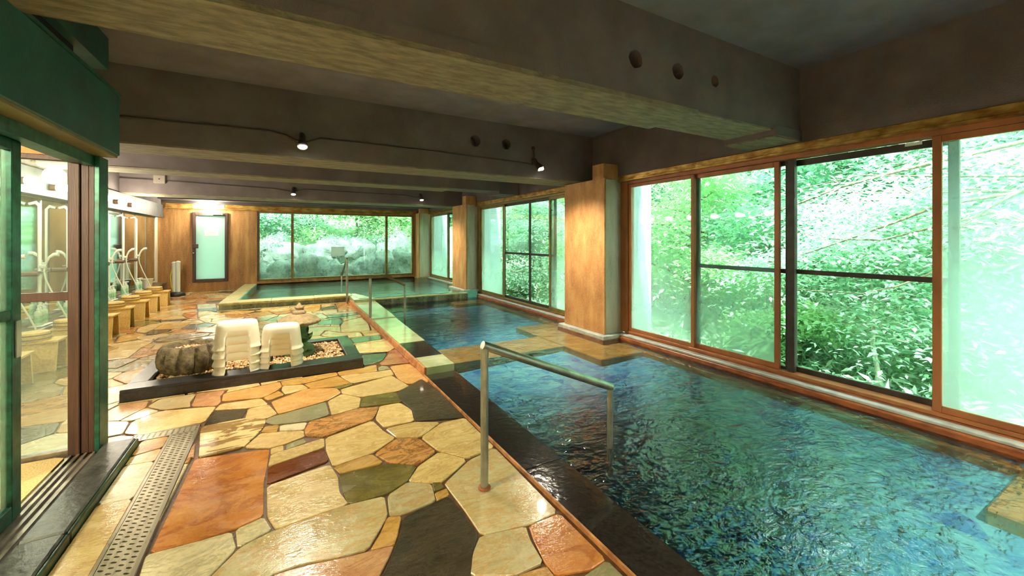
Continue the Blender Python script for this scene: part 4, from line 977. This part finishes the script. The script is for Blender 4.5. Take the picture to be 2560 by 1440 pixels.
# ------------------------------------------------------------------ small things
nb = thing('door_notice', 'white paper notice taped to the back door', 'notice', (-1.66, 13.517, 1.58)); MB().box(-.152, .152, -.002, 0, -.095, .095).build('sheet', M['paper'], nb)
for z in (.05, .02, -.01, -.04): MB().box(-.11, .11-.05*(z<0), -.003, -.0021, z-.004, z+.004).build('print_line', M['ink'], nb)
nb = thing('window_notice', 'white paper stuck on the middle pane of the back window', 'notice', (1.48, 13.527, 1.03)); MB().box(-.185, .185, -.002, 0, -.14, .14).build('sheet', M['paper'], nb)
st = thing('pole_stand', 'white tubes standing in a black base by the back wall', 'stand', (-2.28, 12.9, 0))
MB().lathe([(.17,0),(.18,.02),(.16,.07),(.09,.10),(0,.10)], n=24).build('base', M['black_rubber'], st)
for x, yy, hh in ((-.05, 0, .80), (.03, -.03, .82), (.0, .05, .78)):
    p = MB().tube([(x,yy,.08),(x,yy,hh)], .045, 14).build('white_tube', M['white_pipe'], st); MB().lathe([(.05,0),(.055,.02),(.03,.04),(0,.045)], (x,yy,hh), 14).build('tube_cap', M['white_pipe'], p)
MB().tube([(-.08,-.02,.70),(-.12,-.03,.5),(-.10,-.05,.25),(-.06,-.05,.1)], .012, 8).build('yellow_chain', M['yellow_tag'], st)
# drain grates
def grate(name, label, x0, x1, y0, y1, nx, ny, slot):
    g = thing(name, label, 'drain', ((x0+x1)/2, (y0+y1)/2, 0), group='steel drain grates')
    mb = MB(); dx, dy = (x1-x0)/nx, (y1-y0)/ny; zt, zb = .002, -.004; m8 = 8
    for i in range(nx):
        for j in range(ny):
            a, b = x0+i*dx, y0+j*dy; c = (a+dx/2, b+dy/2)
            ang = -.5 if slot else 0; ca, sa = math.cos(ang), math.sin(ang); hx, hy = (dx*.36, dy*.14) if slot else (dx*.2, dy*.2)
            outer = [(a+dx, b+dy/2), (a+dx, b+dy), (a+dx/2, b+dy), (a, b+dy), (a, b+dy/2), (a, b), (a+dx/2, b), (a+dx, b)]
            inner = []
            for k in range(8):
                t = 2*math.pi*k/8; ex, ey = hx*math.copysign(abs(math.cos(t))**.6, math.cos(t)), hy*math.copysign(abs(math.sin(t))**.6, math.sin(t)); inner.append((c[0]+ex*ca-ey*sa, c[1]+ex*sa+ey*ca))
            v = [(p[0], p[1], zt) for p in outer]+[(p[0], p[1], zt) for p in inner]+[(p[0], p[1], zb) for p in inner]
            mb.add(v, [(k, (k+1)%8, 8+(k+1)%8, 8+k) for k in range(8)]+[(8+k, 8+(k+1)%8, 16+(k+1)%8, 16+k) for k in range(8)])
    mb.build('plate', M['grate'], g, True); bxp('channel', x0+.002, x1-.002, y0, y1, -.1, -.03, M['slot'], g); return g
g = grate('drain_grate', 'long slotted steel drain grate beside the black step', -.685, -.553, .3, 3.735, 4, 98, True)
for x0, x1 in ((-.70, -.686), (-.552, -.536)): bxp('side_rail', x0, x1, .3, 3.735, -.1, .004, M['grate_rail'], g)
g2 = grate('drain_grate', 'short steel drain grate with round holes across the step end', -.915, -.54, 3.75, 3.845, 11, 4, False)
bxp('side_rail', -.92, -.536, 3.846, 3.86, -.1, .003, M['grate_rail'], g2); bxp('side_rail', -.92, -.536, 3.736, 3.749, -.1, .003, M['grate_rail'], g2)
for k, (a, b) in enumerate(((2.66, 3.69), (1.2, 2.65), (-.6, 1.19))):
    s_ = thing('step_stone', ['black step slab at the far end of the doorway', 'black step slab in the near part of the doorway', 'black step slab under the viewer'][k], 'step', (-.95, (a+b)/2, 0), group='black step slabs')
    bxp('slab', -1.03, -.872, a, b, -.02, .05, M['step'], s_, .008); bxp('slab_edge', -.873, -.856, a, b, -.02, .042, M['step_edge'], s_, .006)
mt = MB().prism([(-2.6,.5),(-1.2,.5),(-1.2,3.63),(-1.25,3.66),(-2.6,3.66)], .0, .022).build('bath_mat', M['matm']); tag(mt, 'beige absorbent mat inside the sliding door', 'mat')
bxp('entry_floor', -2.77, -1.19, -2.6, 3.68, -.1, -.001, M['dirty_wall'], floor)

# ------------------------------------------------------------------ the garden outside
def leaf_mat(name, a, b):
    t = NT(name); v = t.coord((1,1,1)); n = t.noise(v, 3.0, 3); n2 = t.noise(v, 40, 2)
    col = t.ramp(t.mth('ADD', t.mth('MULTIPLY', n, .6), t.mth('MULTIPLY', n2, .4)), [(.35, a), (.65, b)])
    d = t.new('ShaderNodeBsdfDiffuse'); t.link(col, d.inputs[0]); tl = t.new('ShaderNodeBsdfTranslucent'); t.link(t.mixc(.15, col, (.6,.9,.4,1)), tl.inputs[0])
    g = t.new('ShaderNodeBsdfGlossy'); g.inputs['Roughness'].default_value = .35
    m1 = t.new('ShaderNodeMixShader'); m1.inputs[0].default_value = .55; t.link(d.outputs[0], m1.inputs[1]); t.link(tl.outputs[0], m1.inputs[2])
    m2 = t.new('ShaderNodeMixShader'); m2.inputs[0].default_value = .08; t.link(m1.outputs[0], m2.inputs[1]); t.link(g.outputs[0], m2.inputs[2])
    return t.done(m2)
LM = [leaf_mat('maple_leaf', srgb(132,196,156), srgb(206,238,218)), leaf_mat('broad_leaf', srgb(128,200,164), srgb(206,242,222)), leaf_mat('bright_leaf', srgb(144,208,134), srgb(206,240,190)), leaf_mat('dark_leaf', srgb(96,168,136), srgb(160,214,184))]  # the last leaf colour is the darkest green
M['bark'] = simple('grey_bark', srgb(150,140,118), srgb(104,96,80), .8, scale=14, stretch=(2,2,.4), bump=.5)
M['bark_pale'] = simple('pale_bark', srgb(200,204,180), srgb(160,160,138), .7, scale=14, stretch=(2,2,.4))
M['soil'] = simple('leafy_soil', srgb(176,206,164), srgb(140,172,126), .95, scale=4, bump=.5)
M['boulder'] = simple('mossy_boulder', srgb(84,108,90), srgb(48,66,54), .8, scale=5, bump=.7, bscale=14, bdist=.04)
M['boulder_pale'] = simple('pale_boulder', srgb(96,116,106), srgb(62,80,72), .8, scale=5, bump=.7, bscale=14, bdist=.04)
def leaves(P, size, seed, flat=.35, aspect=.45):
    r = np.random.RandomState(seed); P = np.asarray(P); k = len(P)
    az = r.rand(k)*2*np.pi; d = np.stack([np.cos(az), np.sin(az), r.normal(0, flat, k)-.15], -1); d /= np.linalg.norm(d, axis=1)[:,None]
    up = np.stack([r.normal(0, flat, k), r.normal(0, flat, k), np.ones(k)], -1); s = np.cross(d, up); s /= np.linalg.norm(s, axis=1)[:,None]; n = np.cross(s, d)
    L = size*(.6+.8*r.rand(k))[:,None]; w = L*aspect
    b = P; tip = P+d*L-n*L*.12; m = P+d*L*.45
    V = np.stack([b, m+s*w*.5+n*L*.05, tip, m-s*w*.5+n*L*.05], 1).reshape(-1,3)
    F = np.arange(4*k).reshape(-1,4); return V, F
def bend(a, b, sag, n=6, seed=0, jit=.04):
    r = random.Random(seed); a, b = Vector(a), Vector(b); L = (b-a).length
    return [a.lerp(b, i/n) + Vector((r.uniform(-jit,jit)*L*.5, r.uniform(-jit,jit)*L*.5, math.sin(math.pi*i/n)*sag + r.uniform(-jit,jit)*L*.3)) if 0 < i < n else a.lerp(b, i/n) for i in range(n+1)]
def tree(label, base, height, lean, nb, blen, lm, bark, seed, group, trad=.05, lsize=.10, per=260, start=.3, spread=.45, thick=.10, dirs=None, name='tree', cat='tree', tw=None):
    r = random.Random(seed); o = thing(name, label, cat, base, group=group)
    top = Vector((lean[0], lean[1], height)); tk = bend((0,0,-.3), top, .0, 8, seed, .05)
    mb = MB(); mb.tube(tk, [trad*(1-.8*i/8) for i in range(9)], 8); P = []
    rn = np.random.RandomState(seed)
    def spray(c, s):
        k = int(per*s); q = rn.normal(0, 1, (k, 3))*np.array([spread*s, spread*s, thick]); q[:,2] -= .25*(q[:,0]**2+q[:,1]**2)/max(.1, spread*s); P.append(q+np.array(c))
    for k in range(nb):
        u = start+(1-start)*(k+r.random())/nb; p = Vector(tk[min(8, int(u*8))]).lerp(Vector(tk[min(8, int(u*8)+1)]), u*8-int(u*8))
        a = r.uniform(0, 6.28) if dirs is None else r.uniform(*dirs); L = blen*(1.15-.6*u)*r.uniform(.7, 1.2)
        e = p + Vector((math.cos(a)*L, math.sin(a)*L, L*r.uniform(-.05,.35)))
        e.x = max(e.x, 5.3-base[0]) if base[1] < 14 else e.x
        pts_ = bend(p, e, .08*L, 6, seed*31+k, .05); mb.tube(pts_, [trad*.38*(1-.8*i/6) for i in range(7)], 5, False)
        for i in (2, 3, 4, 5, 6):
            for z in range(2):
                c = pts_[i]+Vector((r.uniform(-1,1)*spread*.8, r.uniform(-1,1)*spread*.8, r.uniform(-.05,.12)))
                mb.tube([pts_[i], (pts_[i]+c)/2+Vector((0,0,.03)), c], [trad*.14, trad*.09, trad*.05], 4, False); spray(c, r.uniform(.5, 1.0))
    mb.build('trunk', bark, o)
    P = np.concatenate(P); wx = P[:,0]+base[0]; wy = P[:,1]+base[1]; P = P[((wx > 5.1) | (wy > 14.6)) & ((wx > 4.8+.3*lsize) | (wy > 14.3))]
    V, F = leaves(P, lsize, seed); f = bulk('foliage', V, F, lm); f.parent = o; f['kind'] = 'stuff'
    return o
def bush(label, base, rad, hgt, lm, seed, group, lsize=.1, k=4500):
    o = thing('shrub', label, 'shrub', base, group=group); r = random.Random(seed); rn = np.random.RandomState(seed); mb = MB(); P = []
    for i in range(9):
        a = r.uniform(0, 6.28); e = (math.cos(a)*rad*.7*r.random(), math.sin(a)*rad*.7*r.random(), hgt*r.uniform(.6,.95)); mb.tube(bend((0,0,-.1), e, 0, 5, seed+i, .08), [.018*(1-.14*j) for j in range(6)], 5, False)
    mb.build('stems', M['bark'], o)
    nbl = 14
    for i in range(nbl):
        a = r.uniform(0, 6.28); q = math.sqrt(r.random()); c = np.array([math.cos(a)*q*rad*.8, math.sin(a)*q*rad*.8, hgt*(.25+.65*r.random())*(1-.35*q)])
        m = k//nbl; u = rn.normal(0, 1, (m, 3)); u /= np.linalg.norm(u, axis=1)[:,None]; u *= rn.rand(m, 1)**.4; P.append(u*np.array([rad*.42, rad*.42, hgt*.22])+c)
    V, F = leaves(np.concatenate(P), lsize, seed, .5); f = bulk('foliage', V, F, lm); f.parent = o; f['kind'] = 'stuff'; return o
def gz(x, y):
    e = -.75 + max(0, x-7.5)*.42 + .12*math.sin(x*1.3+y*.7)
    if y > 13.8: e = max(e, -.15 + max(0, y-15.2)*.45) if x < 6 else max(e, -.15+max(0, y-15.2)*.45)
    return e
xs = np.arange(-8, 26.1, .75); ysg = np.arange(-10, 30.1, .75); V = []; 
for yy in ysg:
    for x in xs: V.append((x, yy, gz(x, yy) if (x > 4.4 or yy > 13.6) else -1.2))
nx_, ny_ = len(xs), len(ysg); F = np.array([(j*nx_+i, j*nx_+i+1, (j+1)*nx_+i+1, (j+1)*nx_+i) for j in range(ny_-1) for i in range(nx_-1)])
gr = bulk('outdoor_ground', np.array(V), F, M['soil'], True); tag(gr, 'sloping garden ground outside the windows', 'ground', kind='structure')
for k, (y0, x1) in enumerate(((4.36, 4.965), (9.16, 4.86), (13.2, 4.94))):
    fi = bxp('wall_outer_%d' % (k+1), 4.38, x1, y0+.10, y0+.30, -1.0, 2.985, M['ext_white'], None); tag(fi, ['pale blue outer wall fin behind the near tan column', 'pale outer wall fin behind the second tan column', 'pale outer wall fin at the far corner'][k], 'wall', kind='structure')
fw = bxp('wall_outer_4', -3.4, -1.35, 15.75, 15.9, -.3, 2.5, M['soffit_dark'], None); bxp('blocker_roof', -3.4, -1.35, 14.25, 15.95, 2.5, 2.58, M['soffit_dark'], fw); tag(fw, 'added grey wall outside the back door that cuts its skylight', 'wall', kind='structure')  # wall and roof added to block skylight from the frosted door
rn = np.random.RandomState(8)
P = []
for _ in range(64000):
    x = 5.15+6.3*rn.rand()**1.3; yy = rn.uniform(-3.5, 16); P.append((x, yy, gz(x, yy)+abs(rn.normal(0, .16))+.03))
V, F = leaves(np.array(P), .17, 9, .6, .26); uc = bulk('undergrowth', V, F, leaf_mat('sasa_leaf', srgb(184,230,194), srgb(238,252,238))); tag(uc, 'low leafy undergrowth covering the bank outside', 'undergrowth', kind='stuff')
G1 = 'trees on the bank outside the pool windows'; G2 = 'trees behind the back window'; G3 = 'shrubs on the bank outside'
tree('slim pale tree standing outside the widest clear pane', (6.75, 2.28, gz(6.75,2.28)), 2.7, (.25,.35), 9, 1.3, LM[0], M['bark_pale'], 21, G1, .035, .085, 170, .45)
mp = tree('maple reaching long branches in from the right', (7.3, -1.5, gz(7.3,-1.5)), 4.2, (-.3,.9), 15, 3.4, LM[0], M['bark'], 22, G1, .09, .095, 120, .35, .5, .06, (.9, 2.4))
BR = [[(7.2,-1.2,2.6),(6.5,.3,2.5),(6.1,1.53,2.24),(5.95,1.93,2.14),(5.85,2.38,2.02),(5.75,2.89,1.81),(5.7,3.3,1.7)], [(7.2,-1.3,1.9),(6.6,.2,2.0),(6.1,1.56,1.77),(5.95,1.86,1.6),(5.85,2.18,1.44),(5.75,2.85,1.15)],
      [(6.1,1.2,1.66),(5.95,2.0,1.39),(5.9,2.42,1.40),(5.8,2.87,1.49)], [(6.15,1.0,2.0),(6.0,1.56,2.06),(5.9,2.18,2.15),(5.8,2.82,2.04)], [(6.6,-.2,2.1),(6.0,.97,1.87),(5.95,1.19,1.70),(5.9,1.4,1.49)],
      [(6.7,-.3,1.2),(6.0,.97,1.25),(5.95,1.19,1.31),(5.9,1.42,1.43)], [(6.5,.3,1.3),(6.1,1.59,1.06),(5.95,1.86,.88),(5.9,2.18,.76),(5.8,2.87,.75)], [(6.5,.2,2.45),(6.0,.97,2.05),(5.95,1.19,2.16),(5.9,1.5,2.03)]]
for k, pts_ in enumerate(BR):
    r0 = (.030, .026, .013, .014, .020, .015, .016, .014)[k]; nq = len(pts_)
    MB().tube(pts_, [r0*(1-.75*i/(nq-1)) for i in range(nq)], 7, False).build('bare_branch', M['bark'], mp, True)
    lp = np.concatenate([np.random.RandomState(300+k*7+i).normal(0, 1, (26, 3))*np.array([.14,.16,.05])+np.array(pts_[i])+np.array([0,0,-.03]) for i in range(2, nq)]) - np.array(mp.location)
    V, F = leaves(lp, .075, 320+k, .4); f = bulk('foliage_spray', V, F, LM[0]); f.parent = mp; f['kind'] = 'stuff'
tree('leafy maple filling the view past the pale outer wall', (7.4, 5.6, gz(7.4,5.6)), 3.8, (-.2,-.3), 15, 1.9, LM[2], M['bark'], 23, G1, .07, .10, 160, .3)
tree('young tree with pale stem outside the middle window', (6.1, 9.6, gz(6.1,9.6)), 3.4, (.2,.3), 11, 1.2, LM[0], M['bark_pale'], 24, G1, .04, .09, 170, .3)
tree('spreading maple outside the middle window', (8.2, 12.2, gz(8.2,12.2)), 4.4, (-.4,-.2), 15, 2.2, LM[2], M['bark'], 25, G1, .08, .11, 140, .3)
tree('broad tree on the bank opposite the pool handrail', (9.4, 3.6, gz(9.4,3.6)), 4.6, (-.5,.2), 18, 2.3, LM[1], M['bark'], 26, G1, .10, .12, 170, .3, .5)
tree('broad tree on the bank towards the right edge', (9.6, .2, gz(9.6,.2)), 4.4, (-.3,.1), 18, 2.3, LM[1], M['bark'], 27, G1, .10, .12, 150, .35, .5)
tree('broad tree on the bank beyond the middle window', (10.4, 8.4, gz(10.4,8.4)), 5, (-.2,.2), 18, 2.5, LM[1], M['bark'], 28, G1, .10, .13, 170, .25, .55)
far_lab = ['far tree at the right end of the upper bank', 'far tree up the bank behind the slim pale tree', 'far tree up the bank behind the broad trees', 'far tree up the bank beyond the near column', 'far tree up the bank beyond the middle window', 'far tree at the left end of the upper bank']
for k, (x, yy) in enumerate(((14, -4), (13.5, 1.2), (15, 5.5), (14, 10), (14.5, 15), (14, 20))):
    tree(far_lab[k], (x, yy, gz(x,yy)), 6.5, (0,0), 20, 3.4, LM[3], M['bark'], 40+k, G1, .16, .26, 130, .02, .85, .35)
for k, (x, yy, rd, hg, lm_) in enumerate(((7.6, 3.9, .9, 1.3, 2), (8.0, 1.2, 1.0, 1.2, 1), (7.9, -.6, .9, 1.2, 1), (8.6, 6.8, 1.1, 1.5, 2), (7.2, 8.2, .7, 1.0, 1), (8.4, 9.8, 1.1, 1.5, 1), (7.0, 11.8, .8, 1.2, 2), (11.2, 2.4, 1.6, 2.2, 3), (11.5, -1.4, 1.6, 2.2, 3), (11.2, 6.2, 1.6, 2.4, 3), (11.8, 11.2, 1.7, 2.4, 3))):
    bush(['rounded bright shrub below the leafy maple', 'low shrub behind the slim pale tree', 'low shrub near the right edge of the bank', 'bright shrub between the near column and middle window', 'small shrub under the middle window', 'shrub beside the young pale-stemmed tree', 'bright shrub outside the far corner window', 'dark shrub high on the bank behind the slim tree', 'dark shrub high on the bank at the right', 'dark shrub high on the bank behind the maple', 'dark shrub high on the bank beyond the middle window'][k], (x, yy, gz(x,yy)), rd, hg, LM[lm_], 60+k, G3, .12)
# rockery and trees behind the back window
def boulder(label, c, s, m, seed, group):
    r = random.Random(seed); bm = bmesh.new(); bmesh.ops.create_icosphere(bm, subdivisions=3, radius=1.0)
    ph = [r.uniform(0, 6.28) for _ in range(9)]; q = [Vector((r.uniform(-1,1), r.uniform(-1,1), r.uniform(-1,1))) for _ in range(9)]
    for vt in bm.verts:
        d = vt.co.normalized(); k = 1+sum(.075*math.sin(2.2*(i*.3+1)*d.dot(q[i])*2+ph[i]) for i in range(9)); vt.co = Vector((d.x*s[0], d.y*s[1], d.z*s[2]))*k
    me = bpy.data.meshes.new('boulder'); bm.to_mesh(me); bm.free(); me.polygons.foreach_set('use_smooth', [True]*len(me.polygons)); me.materials.append(m)
    o = bpy.data.objects.new('boulder', me); COL.objects.link(o); o.location = c; tag(o, label, 'boulder', group); return o
words = ['first', 'second', 'third', 'fourth', 'fifth', 'sixth', 'seventh', 'eighth', 'ninth']
for k, (x, yy, z, sx, sz) in enumerate(((-.75,15.1,.15,.5,.5),(.05,15.0,.2,.48,.55),(.85,15.1,.25,.55,.62),(1.65,14.9,.12,.5,.50),(2.35,15.1,.15,.45,.52),(3.05,15.0,.25,.55,.62),(3.85,15.2,.28,.55,.68),(4.7,15.1,.3,.55,.62))):
    boulder('dark mossy boulder, %s from the left in the front rock row' % words[k], (x, yy, z), (sx, .5, sz), M['boulder'], 100+k, 'front row of boulders')
for k, (x, yy, z, s) in enumerate(((-1.2,16.6,.8,.8),(.1,16.7,.7,.75),(1.3,16.5,.75,.7),(2.5,16.8,.8,.8),(3.9,16.9,.9,.85))):
    boulder('pale boulder, %s from the left in the rear rock row' % words[k], (x, yy, z), (s, .6, s*.8), M['boulder_pale'], 130+k, 'rear row of boulders')
for k, (x, yy, lm_) in enumerate(((-1.6,18.4,1),(.6,18.6,1),(2.6,18.0,2),(4.6,18.4,2))):
    tree(['leafy tree behind the rocks at the left pane', 'leafy tree behind the rocks left of the paper notice', 'bright maple behind the rocks right of the notice', 'bright maple behind the rocks at the right pane'][k], (x, yy, gz(x,yy)), 3.2, (.1,-.3), 14, 1.5, LM[lm_], M['bark'], 80+k, G2, .06, .12, 170, .1, .45, .12)
for k, (x, yy) in enumerate(((-4,23),(.5,24),(5,23.5),(9.5,22))):
    tree(['far forest tree at the left of the back window', 'far forest tree left of centre in the back window', 'far forest tree right of centre in the back window', 'far forest tree beyond the back corner'][k], (x, yy, gz(x,yy)-1), 7, (0,0), 20, 3.6, LM[3], M['bark'], 90+k, G2, .18, .3, 120, .02, .9, .4)
for k, (x, yy) in enumerate(((-.4,17.2),(1.9,17.3),(3.4,17.4),(-2.2,17.2))):
    bush(['low shrub on the rocks at the left pane', 'low shrub on the rocks behind the notice', 'low shrub on the rocks at the right pane', 'low shrub on the rocks behind the door'][k], (x, yy, gz(x,yy)), .8, 1.0, LM[1], 150+k, 'shrubs among the rocks', .1, 3000)
